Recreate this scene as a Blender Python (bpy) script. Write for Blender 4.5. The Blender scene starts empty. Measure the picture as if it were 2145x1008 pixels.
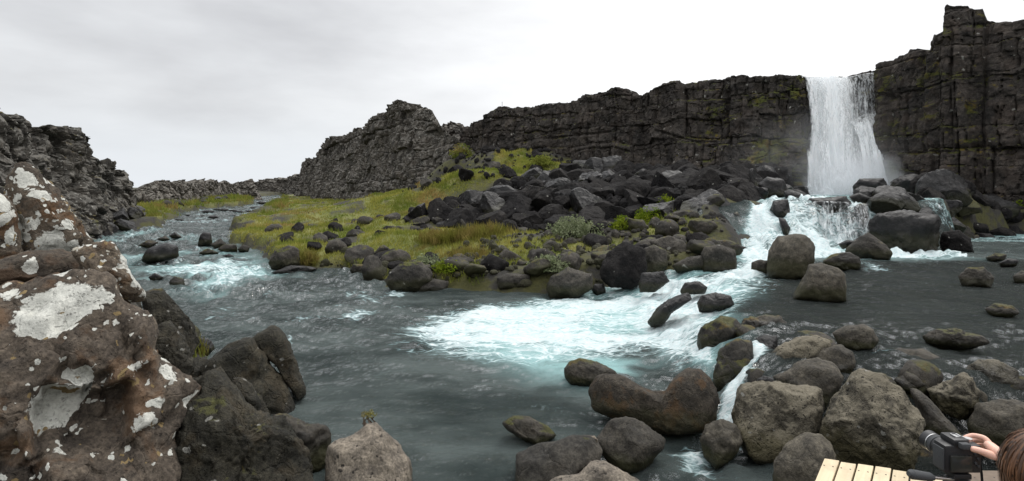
import bpy, bmesh, math, random
import numpy as np
from mathutils import Vector, Matrix
C = bpy.context.scene
R = math.radians
F, CX, HY, CZ = 1072.5, 1072.5, 390.0, 3.0      # photo focal length / axis in its pixels, camera height above the lower pool

# ---------------------------------------------------------------- camera
cam_d = bpy.data.cameras.new('camera'); cam = bpy.data.objects.new('camera', cam_d)
C.collection.objects.link(cam); C.camera = cam
cam.location = (0, 0, CZ); cam.rotation_euler = (R(90), 0, 0)
cam_d.sensor_width = 36; cam_d.lens = 18.0
cam_d.shift_y = -(504 - HY) / 2145
cam_d.clip_start = 0.05; cam_d.clip_end = 2000

# ---------------------------------------------------------------- sky and sun (overcast)
SUN_EL, SUN_AZ = 58, 40          # azimuth measured from +Y towards +X
W_ = bpy.data.worlds.new('World'); C.world = W_; W_.use_nodes = True
nt = W_.node_tree; nt.nodes.clear()
def nn(nt, typ, **kw):
    n = nt.nodes.new(typ)
    for k, v in kw.items():
        if k.startswith('i_'):
            key = k[2:]
            key = int(key) if key.isdigit() else key.replace('_', ' ')
            n.inputs[key].default_value = v
        else: setattr(n, k, v)
    return n
def lk(nt, a, b): nt.links.new(a, b)
out = nn(nt, 'ShaderNodeOutputWorld')
sky = nn(nt, 'ShaderNodeTexSky', sky_type='NISHITA', sun_disc=False, sun_elevation=R(SUN_EL), sun_rotation=R(SUN_AZ))
bg1 = nn(nt, 'ShaderNodeBackground', i_Strength=0.1); lk(nt, sky.outputs[0], bg1.inputs[0])
tc = nn(nt, 'ShaderNodeTexCoord')
mp = nn(nt, 'ShaderNodeMapping'); mp.inputs['Scale'].default_value = (1.0, 1.0, 3.2)
lk(nt, tc.outputs['Generated'], mp.inputs[0])
n1 = nn(nt, 'ShaderNodeTexNoise', i_Scale=2.1, i_Detail=5.0, i_Roughness=0.55); lk(nt, mp.outputs[0], n1.inputs['Vector'])
cr = nn(nt, 'ShaderNodeValToRGB'); lk(nt, n1.outputs[0], cr.inputs[0])
cr.color_ramp.elements[0].position = 0.33; cr.color_ramp.elements[0].color = (0.60, 0.605, 0.62, 1)
cr.color_ramp.elements[1].position = 0.68; cr.color_ramp.elements[1].color = (0.82, 0.835, 0.85, 1)
# brighter towards the side of the hidden sun and near the horizon
sx = nn(nt, 'ShaderNodeSeparateXYZ'); lk(nt, tc.outputs['Generated'], sx.inputs[0])
mr = nn(nt, 'ShaderNodeMapRange', interpolation_type='SMOOTHSTEP'); lk(nt, sx.outputs[0], mr.inputs[0])
mr.inputs[1].default_value = -0.45; mr.inputs[2].default_value = 0.42
mx = nn(nt, 'ShaderNodeMixRGB', blend_type='MIX'); lk(nt, mr.outputs[0], mx.inputs[0]); lk(nt, cr.outputs[0], mx.inputs[1])
cr2 = nn(nt, 'ShaderNodeValToRGB'); lk(nt, n1.outputs[0], cr2.inputs[0])
cr2.color_ramp.elements[0].position = 0.3; cr2.color_ramp.elements[0].color = (0.98, 0.98, 0.985, 1)
cr2.color_ramp.elements[1].position = 0.65; cr2.color_ramp.elements[1].color = (1.2, 1.2, 1.2, 1)
lk(nt, cr2.outputs[0], mx.inputs[2])
mz = nn(nt, 'ShaderNodeMapRange', interpolation_type='SMOOTHSTEP'); lk(nt, sx.outputs[2], mz.inputs[0])
mz.inputs[1].default_value = 0.16; mz.inputs[2].default_value = 0.0; mz.inputs[3].default_value = 0; mz.inputs[4].default_value = 0.75
mx2 = nn(nt, 'ShaderNodeMixRGB'); lk(nt, mz.outputs[0], mx2.inputs[0]); lk(nt, mx.outputs[0], mx2.inputs[1]); mx2.inputs[2].default_value = (0.80, 0.845, 0.90, 1)
bg2 = nn(nt, 'ShaderNodeBackground'); lk(nt, mx2.outputs[0], bg2.inputs[0])
zen = nn(nt, 'ShaderNodeMapRange', interpolation_type='SMOOTHSTEP'); lk(nt, sx.outputs[2], zen.inputs[0])      # an overcast sky is brightest overhead
for k_, x_ in zip((1, 2, 3, 4), (0.34, 0.85, 1.0, 2.1)): zen.inputs[k_].default_value = x_
lk(nt, zen.outputs[0], bg2.inputs[1])
mxs = nn(nt, 'ShaderNodeMixShader', i_0=0.94); lk(nt, bg1.outputs[0], mxs.inputs[1]); lk(nt, bg2.outputs[0], mxs.inputs[2])
lk(nt, mxs.outputs[0], out.inputs[0])
sd_ = bpy.data.lights.new('sun', 'SUN'); sd_.energy = 1.2; sd_.angle = R(25); sd_.color = (1, 0.96, 0.9)
sun = bpy.data.objects.new('sun', sd_); C.collection.objects.link(sun)
sdir = Vector((math.sin(R(SUN_AZ)) * math.cos(R(SUN_EL)), math.cos(R(SUN_AZ)) * math.cos(R(SUN_EL)), math.sin(R(SUN_EL))))
sun.rotation_euler = sdir.to_track_quat('Z', 'Y').to_euler()
C.view_settings.view_transform = 'Standard'; C.view_settings.look = 'None'
C.view_settings.exposure = 0.14; C.view_settings.gamma = 1.0
C.cycles.max_bounces = 6; C.cycles.transparent_max_bounces = 12; C.cycles.volume_bounces = 4
C.cycles.use_denoising = True; C.cycles.caustics_reflective = False; C.cycles.caustics_refractive = False

# ---------------------------------------------------------------- numpy helpers
def _h(ix, iy, iz, s):
    x = (ix.astype(np.int64) * 374761393 + iy.astype(np.int64) * 668265263 + iz.astype(np.int64) * 2147483647 + s * 974634777) & 0xFFFFFFFF
    x = ((x ^ (x >> 13)) * 1274126177) & 0xFFFFFFFF
    x = ((x ^ (x >> 16)) * 2246822519) & 0xFFFFFFFF
    return ((x ^ (x >> 15)) & 0xFFFFFF) / float(0x1000000)
def vnoise(p, s=0):
    f = np.floor(p); i = f.astype(np.int64); t = p - f; t = t * t * t * (t * (t * 6 - 15) + 10)
    o = 0
    for a in (0, 1):
        wa = t[:, 0] if a else 1 - t[:, 0]
        for b in (0, 1):
            wb = t[:, 1] if b else 1 - t[:, 1]
            for c in (0, 1):
                wc = t[:, 2] if c else 1 - t[:, 2]
                o = o + wa * wb * wc * _h(i[:, 0] + a, i[:, 1] + b, i[:, 2] + c, s)
    return o * 2 - 1
def fbm(p, oct=4, s=0, gain=0.5):
    a, o, p = 1.0, 0, np.array(p, float)
    for k in range(oct):
        o = o + a * vnoise(p, s + k * 17); a *= gain; p = p * 2.03 + 11.3
    return o
def worley(p, s=0):
    f = np.floor(p); i = f.astype(np.int64)
    f1 = np.full(len(p), 9.0); f2 = f1.copy(); idh = np.zeros(len(p))
    for a in (-1, 0, 1):
        for b in (-1, 0, 1):
            for c in (-1, 0, 1):
                jx, jy, jz = i[:, 0] + a, i[:, 1] + b, i[:, 2] + c
                q = np.stack([jx + _h(jx, jy, jz, s), jy + _h(jx, jy, jz, s + 1), jz + _h(jx, jy, jz, s + 2)], 1)
                d = np.sqrt(((q - p) ** 2).sum(1)); hh = _h(jx, jy, jz, s + 3)
                n = d < f1
                f2 = np.where(n, f1, np.minimum(f2, d)); idh = np.where(n, hh, idh); f1 = np.where(n, d, f1)
    return f1, f2, idh
def bricks(s, z, w, h, seed):
    """irregular courses of blocks: block ids, a random value per block, distance to the upright joint, position in the course"""
    zz = z / h; zz = zz + 0.33 * vnoise(np.stack([zz * 0.9, zz * 0, zz * 0], 1), seed); t = np.floor(zz).astype(int); e2 = zz - t - 0.5
    o = t * 0; off = _h(t, o, o, seed + 1) * 7; wid = w * (0.6 + 0.8 * _h(t, o, o, seed + 2)); ss = s / wid + off
    ss = ss + 0.35 * vnoise(np.stack([ss * 0.9, t * 3.7, ss * 0], 1), seed + 3); u = np.floor(ss).astype(int); f = ss - u
    return u, t, _h(u, t, o, seed + 4), np.minimum(f, 1 - f), e2
def sstep(x, a=0.0, b=1.0):
    t = np.clip((np.asarray(x, float) - a) / (b - a), 0, 1); return t * t * (3 - 2 * t)
def sdf(X, Y, poly):
    """signed distance to a polygon, positive inside"""
    P = np.asarray(poly, float); d = np.full(X.shape, 1e9); ins = np.zeros(X.shape, bool)
    for k in range(len(P)):
        ax, ay = P[k]; bx, by = P[(k + 1) % len(P)]
        ex, ey = bx - ax, by - ay
        t = np.clip(((X - ax) * ex + (Y - ay) * ey) / (ex * ex + ey * ey + 1e-12), 0, 1)
        d = np.minimum(d, np.hypot(X - ax - t * ex, Y - ay - t * ey))
        c = ((ay > Y) != (by > Y))
        with np.errstate(divide='ignore', invalid='ignore'):
            c &= X < (bx - ax) * (Y - ay) / (by - ay if by != ay else 1e-12) + ax
        ins ^= c
    return np.where(ins, d, -d)
def pt(px, py, Y): return ((px - CX) / F * Y, Y, CZ - (py - HY) / F * Y)
def gr(px, py, z):
    Y = (CZ - z) * F / (py - HY); return ((px - CX) / F * Y, Y)

# ---------------------------------------------------------------- mesh / object helpers
def mesh(name, v, f, smooth=True, attrs=None):
    v = np.ascontiguousarray(v, np.float32); me = bpy.data.meshes.new(name)
    me.vertices.add(len(v)); me.vertices.foreach_set('co', v.ravel())
    if isinstance(f, np.ndarray):
        n, k = f.shape; fl = f.astype(np.int32).ravel()
        me.loops.add(n * k); me.loops.foreach_set('vertex_index', fl)
        me.polygons.add(n); me.polygons.foreach_set('loop_start', np.arange(0, n * k, k, dtype=np.int32))
        me.polygons.foreach_set('use_smooth', np.full(n, smooth, bool))
        me.update(calc_edges=True); me.validate()
    else:
        me.from_pydata([], [], []) if False else None
    for k, a in (attrs or {}).items():
        at = me.attributes.new(k, 'FLOAT', 'POINT'); at.data.foreach_set('value', np.ascontiguousarray(a, np.float32))
    return me
def link(name, me, mat=None, parent=None, loc=None):
    o = bpy.data.objects.new(name, me); C.collection.objects.link(o)
    if mat is not None:
        me.materials.clear(); me.materials.append(mat)
    if parent is not None: o.parent = parent
    if loc is not None: o.location = loc
    return o
def tag(o, label, cat, group=None, kind=None):
    o['label'] = label; o['category'] = cat
    if group: o['group'] = group
    if kind: o['kind'] = kind
    return o
def empty(name, loc, rz=0):
    o = bpy.data.objects.new(name, None); C.collection.objects.link(o); o.location = loc; o.rotation_euler = (0, 0, rz); o.empty_display_size = 0.1
    return o
def gridfaces(nr, nc):
    a = np.arange(nr * nc).reshape(nr, nc)
    return np.stack([a[:-1, :-1], a[:-1, 1:], a[1:, 1:], a[1:, :-1]], -1).reshape(-1, 4)
_ico = {}
def ico(l):
    if l not in _ico:
        bm = bmesh.new(); bmesh.ops.create_icosphere(bm, subdivisions=l, radius=1)
        bm.verts.ensure_lookup_table()
        v = np.array([x.co[:] for x in bm.verts]); f = np.array([[q.index for q in x.verts] for x in bm.faces]); bm.free()
        v /= np.linalg.norm(v, axis=1)[:, None]; _ico[l] = (v, f)
    return _ico[l]

# ---------------------------------------------------------------- materials
def newmat(name):
    m = bpy.data.materials.new(name); m.use_nodes = True; m.node_tree.nodes.clear(); return m, m.node_tree
class G:
    """tiny node-graph helper"""
    def __init__(s, name):
        s.m, s.t = newmat(name)
        s.out = nn(s.t, 'ShaderNodeOutputMaterial')
    def n(s, typ, **kw): return nn(s.t, typ, **kw)
    def l(s, a, b): s.t.links.new(a, b)
    def set(s, sock, v):
        if hasattr(v, 'is_linked') or hasattr(v, 'links'): s.l(v, sock)
        else: sock.default_value = v
    def math(s, op, a, b=0.0, clamp=False):
        n = s.n('ShaderNodeMath', operation=op, use_clamp=clamp); s.set(n.inputs[0], a); s.set(n.inputs[1], b); return n.outputs[0]
    def mix(s, f, a, b, mode='MIX'):
        n = s.n('ShaderNodeMixRGB', blend_type=mode); s.set(n.inputs[0], f)
        s.set(n.inputs[1], a if not isinstance(a, tuple) else (*a, 1)); s.set(n.inputs[2], b if not isinstance(b, tuple) else (*b, 1)); return n.outputs[0]
    def rng(s, v, a, b, c=0.0, d=1.0):
        n = s.n('ShaderNodeMapRange', interpolation_type='SMOOTHSTEP'); s.set(n.inputs[0], v)
        for k, x in zip((1, 2, 3, 4), (a, b, c, d)): n.inputs[k].default_value = x
        return n.outputs[0]
    def noise(s, vec, sc, det=6.0, ro=0.6, dist=0.0):
        n = s.n('ShaderNodeTexNoise', i_Scale=sc, i_Detail=det, i_Roughness=ro, i_Distortion=dist); s.l(vec, n.inputs['Vector']); return n.outputs[0]
    def noisec(s, vec, sc, det=3.0):
        n = s.n('ShaderNodeTexNoise', i_Scale=sc, i_Detail=det); s.l(vec, n.inputs['Vector']); return n.outputs[1]
    def vor(s, vec, sc, feat='F1', out=0):
        n = s.n('ShaderNodeTexVoronoi', feature=feat, i_Scale=sc); s.l(vec, n.inputs['Vector']); return n.outputs[out]
    def vmath(s, op, a, b):
        n = s.n('ShaderNodeVectorMath', operation=op); s.set(n.inputs[0], a); s.set(n.inputs[1], b); return n.outputs[0]
    def scale(s, vec, sc):
        n = s.n('ShaderNodeMapping'); n.inputs['Scale'].default_value = sc; s.l(vec, n.inputs[0]); return n.outputs[0]

def rock(name, c1, c2, moss=0.0, mosscol=(0.045, 0.055, 0.012), lichen=0.0, lsc=1.0, rust=0.0, rustcol=(0.11, 0.05, 0.02), pits=0.0, psc=21, pth=0.30, rough=0.85,
         bump=0.5, fs=1.0, world=False, low=0.0, lowcol=(0.030, 0.030, 0.010), speck=0.0, lcol=(0.58, 0.58, 0.53), bdist=0.05, ledge=0.0, pale=0.0, palecol=(0.16, 0.14, 0.11), spray=0.0, spec=0.25):
    g = G(name)
    tcn = g.n('ShaderNodeTexCoord'); geo = g.n('ShaderNodeNewGeometry')
    if world: v = geo.outputs['Position']
    else:
        oi = g.n('ShaderNodeObjectInfo'); off = g.math('MULTIPLY', oi.outputs['Random'], 60.0)
        v = g.vmath('ADD', tcn.outputs['Object'], off)
    v = g.scale(v, (fs, fs, fs))
    big = g.noise(v, 1.1, 5, 0.6); mid = g.noise(v, 5.0, 8, 0.65); fine = g.noise(v, 26.0, 6, 0.7)
    col = g.mix(g.rng(big, 0.3, 0.72), c1, c2)
    col = g.mix(1.0, col, g.mix(g.rng(mid, 0.28, 0.75), (0.55, 0.55, 0.56), (1.35, 1.33, 1.28)), 'MULTIPLY')
    col = g.mix(1.0, col, g.mix(g.rng(fine, 0.25, 0.8), (0.42, 0.42, 0.42), (1.6, 1.6, 1.58)), 'MULTIPLY')
    if not world:
        col = g.mix(1.0, col, g.mix(oi.outputs['Random'], (0.8, 0.79, 0.8), (1.2, 1.17, 1.12)), 'MULTIPLY')
    nz = g.n('ShaderNodeSeparateXYZ'); g.l(geo.outputs['Normal'], nz.inputs[0])
    warp = g.vmath('ADD', v, g.vmath('MULTIPLY', g.noisec(v, 3.0, 6), (0.35, 0.35, 0.35)))
    if pale:
        col = g.mix(g.math('MULTIPLY', g.rng(g.math('ADD', g.noise(v, 2.3, 6), g.math('MULTIPLY', nz.outputs[2], 0.25)), 0.5, 0.72), pale), col, palecol)
    if rust:
        rm = g.rng(g.noise(warp, 1.7, 6), 0.5, 0.63)
        col = g.mix(g.math('MULTIPLY', rm, rust), col, rustcol)
    if speck:                       # scattered pale lichen flecks
        vd = g.vor(warp, 6.5, 'F1', 0); rc = g.vor(warp, 6.5, 'F1', 1)
        sp = g.n('ShaderNodeSeparateColor'); g.l(rc, sp.inputs[0])
        rad = g.math('MULTIPLY', g.rng(sp.outputs[0], 1 - speck, 1.0), 0.34)
        edge = g.math('ADD', vd, g.math('MULTIPLY', g.math('SUBTRACT', mid, 0.5), 0.5))
        col = g.mix(g.math('MULTIPLY', g.rng(g.math('SUBTRACT', rad, edge), -0.02, 0.05), 0.8), col, (0.27, 0.265, 0.24))
    if lichen:                      # broad white crusts with irregular rims
        for sc, p, rr in ((1.05 * lsc, lichen, 0.60), (2.9 * lsc, lichen * 1.15, 0.52), (9 * lsc, lichen * 0.8, 0.48)):
            wv = g.vmath('ADD', warp, (sc, 2.7 * sc, 0.3))
            vd = g.vor(wv, sc, 'F1', 0); rc = g.vor(wv, sc, 'F1', 1)
            sp = g.n('ShaderNodeSeparateColor'); g.l(rc, sp.inputs[0])
            rad = g.math('MULTIPLY', g.rng(sp.outputs[0], 1 - p, 1.02 - p * 0.35), rr)
            edge = g.math('ADD', vd, g.math('MULTIPLY', g.math('SUBTRACT', g.noise(v, 9 * lsc, 6, 0.7), 0.5), 0.42))
            mk = g.rng(g.math('SUBTRACT', rad, edge), -0.005, 0.035)
            lc = g.mix(g.rng(fine, 0.3, 0.7), lcol, tuple(x * 0.72 for x in lcol))
            lc = g.mix(g.rng(g.noise(v, 16 * lsc, 5, 0.75), .56, .70), lc, tuple(x * .42 for x in lcol))
            if sc > 2 * lsc: lc = g.mix(g.rng(sp.outputs[1], 0.80, 0.84), lc, (0.20, 0.145, 0.07))
            col = g.mix(mk, col, lc)
    if pits:
        pv = g.vor(warp, psc, 'F1', 0); pm = g.math('MULTIPLY', g.rng(pv, pth, pth * .6), g.rng(g.noise(v, 3.1, 3), 0.42, 0.6))
        col = g.mix(g.math('MULTIPLY', pm, pits), col, (0.018, 0.016, 0.014))
    if low:
        gz = g.n('ShaderNodeSeparateXYZ'); g.l(tcn.outputs['Generated'], gz.inputs[0])
        lm = g.rng(g.math('ADD', gz.outputs[2], g.math('MULTIPLY', g.math('SUBTRACT', mid, 0.5), 0.35)), 0.62, 0.40)
        col = g.mix(g.math('MULTIPLY', lm, low), col, lowcol)
    if moss:
        mm = g.math('ADD', g.math('MULTIPLY', nz.outputs[2], 0.42 + ledge), g.noise(warp, 1.2 if not world else 0.5, 7, 0.62))
        thr = 1.06 - 0.42 * moss + ledge * 0.5
        mk = g.rng(mm, thr, thr + 0.10)
        if spray:
            dv = g.n('ShaderNodeVectorMath', operation='DISTANCE'); g.l(geo.outputs['Position'], dv.inputs[0]); dv.inputs[1].default_value = (22, 34, 6)
            nr_ = g.math('ADD', g.math('MULTIPLY', g.rng(dv.outputs['Value'], 14, 4), 0.17), g.math('ADD', g.noise(g.scale(warp, (1, 1, 1.3)), 0.75, 6, 0.65), g.math('MULTIPLY', nz.outputs[2], 0.12)))
            mk = g.math('MAXIMUM', mk, g.rng(nr_, 0.71, 0.78))
        mc = g.mix(g.rng(fine, 0.3, 0.7), tuple(x * 0.55 for x in mosscol), tuple(x * 1.5 for x in mosscol))
        mc = g.mix(g.rng(g.noise(v, 2.2, 3), 0.45, 0.7), mc, (mosscol[0] * 1.9, mosscol[1] * 1.25, mosscol[2] * 1.1))
        col = g.mix(mk, col, mc)
    b = g.n('ShaderNodeBsdfPrincipled', i_Roughness=rough)
    b.inputs['Specular IOR Level'].default_value = spec
    if not world:
        wa = g.n('ShaderNodeAttribute', attribute_name='wet').outputs['Fac']
        col = g.mix(wa, col, g.mix(1.0, col, (0.34, 0.34, 0.32), 'MULTIPLY')); g.l(g.math('SUBTRACT', rough, g.math('MULTIPLY', wa, rough - .25)), b.inputs['Roughness'])
    g.l(col, b.inputs['Base Color'])
    hgt = g.math('ADD', g.math('MULTIPLY', fine, 0.35), mid)
    ck = g.vor(g.scale(warp, (1, 1, 0.7)), 3.0, 'DISTANCE_TO_EDGE', 0)
    if not world: hgt = g.math('ADD', hgt, g.math('MULTIPLY', g.rng(ck, 0.0, 0.05), 0.2))
    if pits: hgt = g.math('SUBTRACT', hgt, g.math('MULTIPLY', pm, 0.5))
    bp = g.n('ShaderNodeBump', i_Strength=bump, i_Distance=bdist); g.l(hgt, bp.inputs['Height']); g.l(bp.outputs[0], b.inputs['Normal'])
    g.l(b.outputs[0], g.out.inputs[0]); return g.m

M = {}
M['cliff'] = rock('basalt_cliff', (0.034, 0.031, 0.029), (0.086, 0.075, 0.067), moss=0.36, mosscol=(0.062, 0.068, 0.014), world=True, rust=0.3, rustcol=(0.062, 0.046, 0.036), speck=0.12, bump=0.9, bdist=0.12, fs=0.6, ledge=0.25, spray=1.0)
M['cliff_brown'] = rock('brown_basalt_cliff', (0.030, 0.027, 0.025), (0.080, 0.068, 0.060), moss=0.30, mosscol=(0.058, 0.062, 0.014), world=True, rust=0.4, rustcol=(0.080, 0.060, 0.048), speck=0.10, bump=0.9, bdist=0.12, fs=0.6, ledge=0.2, spray=1.0)
M['crag'] = rock('lichen_crag', (0.045, 0.042, 0.038), (0.112, 0.100, 0.087), moss=0.22, mosscol=(0.06, 0.062, 0.02), world=True, rust=0.3, rustcol=(0.06, 0.045, 0.035), speck=0.42, bump=0.9, bdist=0.1, fs=0.75, pale=0.6, palecol=(0.24, 0.225, 0.20))
M['left_crag'] = rock('mossy_lichen_crag', (0.034, 0.032, 0.029), (0.085, 0.077, 0.067), moss=0.50, mosscol=(0.060, 0.058, 0.020), world=True, rust=0.3, rustcol=(0.06, 0.05, 0.04), speck=0.42, bump=0.9, bdist=0.1, fs=0.9, pale=0.5, palecol=(0.22, 0.21, 0.19))
M['talus'] = rock('dark_talus_rock', (0.0105, 0.010, 0.011), (0.027, 0.0255, 0.0255), speck=0.04, bump=0.9, bdist=0.06, rough=0.85, spec=.12, moss=.12)
M['wet'] = rock('wet_black_rock', (0.011, 0.011, 0.012), (0.027, 0.026, 0.027), bump=0.8, bdist=0.05, rough=0.42, low=0.5)
M['bank'] = rock('grey_bank_rock', (0.030, 0.029, 0.027), (0.066, 0.061, 0.054), moss=0.34, mosscol=(0.05, 0.055, 0.012), speck=0.06, bump=0.6, low=0.6)
M['mossy'] = rock('mossy_wet_rock', (0.022, 0.020, 0.017), (0.050, 0.045, 0.037), moss=0.58, mosscol=(0.042, 0.042, 0.010), bump=0.7, low=0.8, rough=0.65)
M['round'] = rock('brown_round_boulder', (0.040, 0.037, 0.031), (0.086, 0.078, 0.064), pits=0.5, bump=0.45, fs=1.6, low=0.75, moss=0.05, rough=0.75)
M['pitted'] = rock('pitted_grey_brown_boulder', (0.066, 0.061, 0.049), (0.140, 0.127, 0.100), pits=0.9, psc=13, pth=.30, bump=1.0, bdist=0.04, fs=2.2, low=0.7, lowcol=(0.045, 0.038, 0.012), speck=0.10, pale=0.55, palecol=(0.22, 0.195, 0.145))
M['beige'] = rock('beige_spotted_boulder', (0.150, 0.132, 0.110), (0.205, 0.180, 0.150), pits=1.0, psc=9, pth=.30, bump=0.5, bdist=0.03, fs=1.8, low=0.55, lowcol=(0.07, 0.06, 0.04))
M['rusty'] = rock('rust_stained_boulder', (0.042, 0.037, 0.030), (0.082, 0.070, 0.055), rust=0.65, rustcol=(0.085, 0.048, 0.022), pits=0.5, bump=0.8, bdist=0.03, fs=2.0, low=0.5)
M['lichen'] = rock('white_lichen_boulder', (0.052, 0.044, 0.037), (0.135, 0.112, 0.091), lichen=0.34, lsc=1.35, rust=0.55, rustcol=(0.115, 0.062, 0.030), pits=0.4, bump=0.8, bdist=0.035, fs=1.35, rough=0.9)
M['lichen_slab'] = rock('pale_lichen_slab', (0.055, 0.046, 0.038), (0.115, 0.095, 0.075), lichen=0.60, lsc=1.4, rust=0.7, rustcol=(0.12, 0.06, 0.025), bump=0.8, fs=1.5, rough=0.9)
M['lichen_few'] = rock('grey_slab_few_lichen', (0.060, 0.050, 0.040), (0.125, 0.104, 0.08), lichen=0.14, lsc=1.5, rust=0.4, rustcol=(0.10, 0.055, 0.03), bump=0.8, fs=1.6, rough=0.9)
M['dark_left'] = rock('dark_olive_boulder', (0.020, 0.0195, 0.015), (0.054, 0.050, 0.038), moss=0.32, mosscol=(0.055, 0.055, 0.018), rust=0.3, rustcol=(0.07, 0.05, 0.025), speck=0.16, bump=1.0, bdist=.06, fs=1.7, rough=0.75, pits=0.5)

def simple(name, col, rough=0.6, metal=0.0, var=0.25, sc=30.0, bump=0.1, spec=0.5):
    g = G(name); tcn = g.n('ShaderNodeTexCoord'); no = g.noise(tcn.outputs['Object'], sc, 5)
    c = g.mix(no, tuple(x * (1 - var) for x in col), tuple(x * (1 + var) for x in col))
    b = g.n('ShaderNodeBsdfPrincipled', i_Roughness=rough, i_Metallic=metal); b.inputs['Specular IOR Level'].default_value = spec
    g.l(c, b.inputs['Base Color'])
    if bump:
        bp = g.n('ShaderNodeBump', i_Strength=bump, i_Distance=0.005); g.l(no, bp.inputs['Height']); g.l(bp.outputs[0], b.inputs['Normal'])
    g.l(b.outputs[0], g.out.inputs[0]); return g.m
def leafmat(name, c1, c2, sc=1.2, c3=None):
    g = G(name); geo = g.n('ShaderNodeNewGeometry')
    c = g.mix(g.rng(g.noise(geo.outputs['Position'], sc, 5), 0.35, 0.65), c1, c2)
    if c3: c = g.mix(g.rng(g.noise(geo.outputs['Position'], sc * 0.37, 4), 0.5, 0.66), c, c3)
    c = g.mix(1.0, c, g.mix(g.noise(geo.outputs['Position'], 19, 2), (0.55, 0.55, 0.55), (1.45, 1.45, 1.45)), 'MULTIPLY')
    d = g.n('ShaderNodeBsdfDiffuse'); t = g.n('ShaderNodeBsdfTranslucent'); g.l(c, d.inputs[0]); g.l(c, t.inputs[0])
    m = g.n('ShaderNodeMixShader', i_0=0.3); g.l(d.outputs[0], m.inputs[1]); g.l(t.outputs[0], m.inputs[2]); g.l(m.outputs[0], g.out.inputs[0]); return g.m
M['grass'] = leafmat('meadow_grass', (0.150, 0.190, 0.034), (0.32, 0.305, 0.075), 0.55, (0.34, 0.24, 0.10))
M['grass_left'] = leafmat('green_river_grass', (0.120, 0.165, 0.028), (0.23, 0.24, 0.055), 0.7, (0.26, 0.19, 0.07))
M['willow'] = leafmat('pale_willow_leaf', (0.14, 0.17, 0.085), (0.25, 0.275, 0.17), 4.0)
M['fern'] = leafmat('bright_green_leaf', (0.10, 0.15, 0.012), (0.19, 0.23, 0.025), 3.0)
M['sedge'] = leafmat('yellow_green_sedge', (0.15, 0.15, 0.03), (0.23, 0.18, 0.06), 1.5)
M['twig'] = simple('brown_twig', (0.06, 0.04, 0.025), 0.9)

# ---------------------------------------------------------------- water level and land height
SH = [(-2.0, 2.2), (-2.5, 5), (-3.6, 7), (-5.4, 8.6), (-7.6, 10.2), (-13, 14), (-18, 19), (-23, 26), (-26.5, 33), (-26, 37.8), (-29.5, 44), (-37.5, 56.4), (-38.8, 62), (-42, 73), (-39.8, 76), (-44.5, 87), (-51, 100), (-59, 115), (-72, 146), (-84, 190),
      (-78, 190), (-64, 146), (-52.5, 115), (-36.5, 77), (-18.3, 32.8), (-13.7, 25.7), (-11, 23), (-8.3, 18.4), (-6.6, 18.7), (-5.5, 17.6), (-3.75, 15.5), (-2.4, 14.9), (0.9, 14.2), (2.55, 14.7), (3.6, 15.0),
      (4.6, 14.9), (6.6, 15.3), (7.6, 17.5), (7.9, 19.5), (9.6, 21.2), (11.5, 25), (18.3, 34), (20.0, 36.6), (25.0, 36.6), (25.2, 33), (22, 28), (18.6, 23), (18.2, 21.2), (17.8, 19.5), (19, 23), (23, 25.2), (27, 26.5), (40, 28),
      (40, 8), (14, 3), (8, 1.2), (3, 1.0)]
def dam_x(Y): return np.interp(Y, [0, 5.5, 6.5, 8.5, 12.1, 14.3, 15.5], [3.3, 3.25, 3.05, 3.35, 4.0, 4.1, 4.1])
def dam_w(Y): return np.interp(Y, [0, 7.5, 9.5, 14], [0.45, 0.5, 1.5, 1.7])
def wlevel(X, Y):
    w = dam_w(Y); l1 = sstep((X - dam_x(Y) + w) / (2 * w)) * sstep(Y, 5.7, 6.5)
    ya = np.interp(X, [5, 9, 11.3, 12.2, 14.3, 18, 18.5], [16.0, 17.2, 18.2, 19.3, 19.6, 20.8, 21.0])
    yb = np.interp(X, [5, 9, 11.3, 12.2, 14.3, 18, 18.5], [20.5, 21.2, 21.2, 20.5, 20.6, 21.6, 22.0])
    yb = np.where(X > 18.5, 22 + (X - 18.5) * 1.4, yb); ya = np.where(X > 18.5, 21 + (X - 18.5) * 1.4, ya)
    l2 = sstep((Y - ya) / (yb - ya)) * (X > 4)
    return 0.65 * l1 + 1.78 * l2
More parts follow.
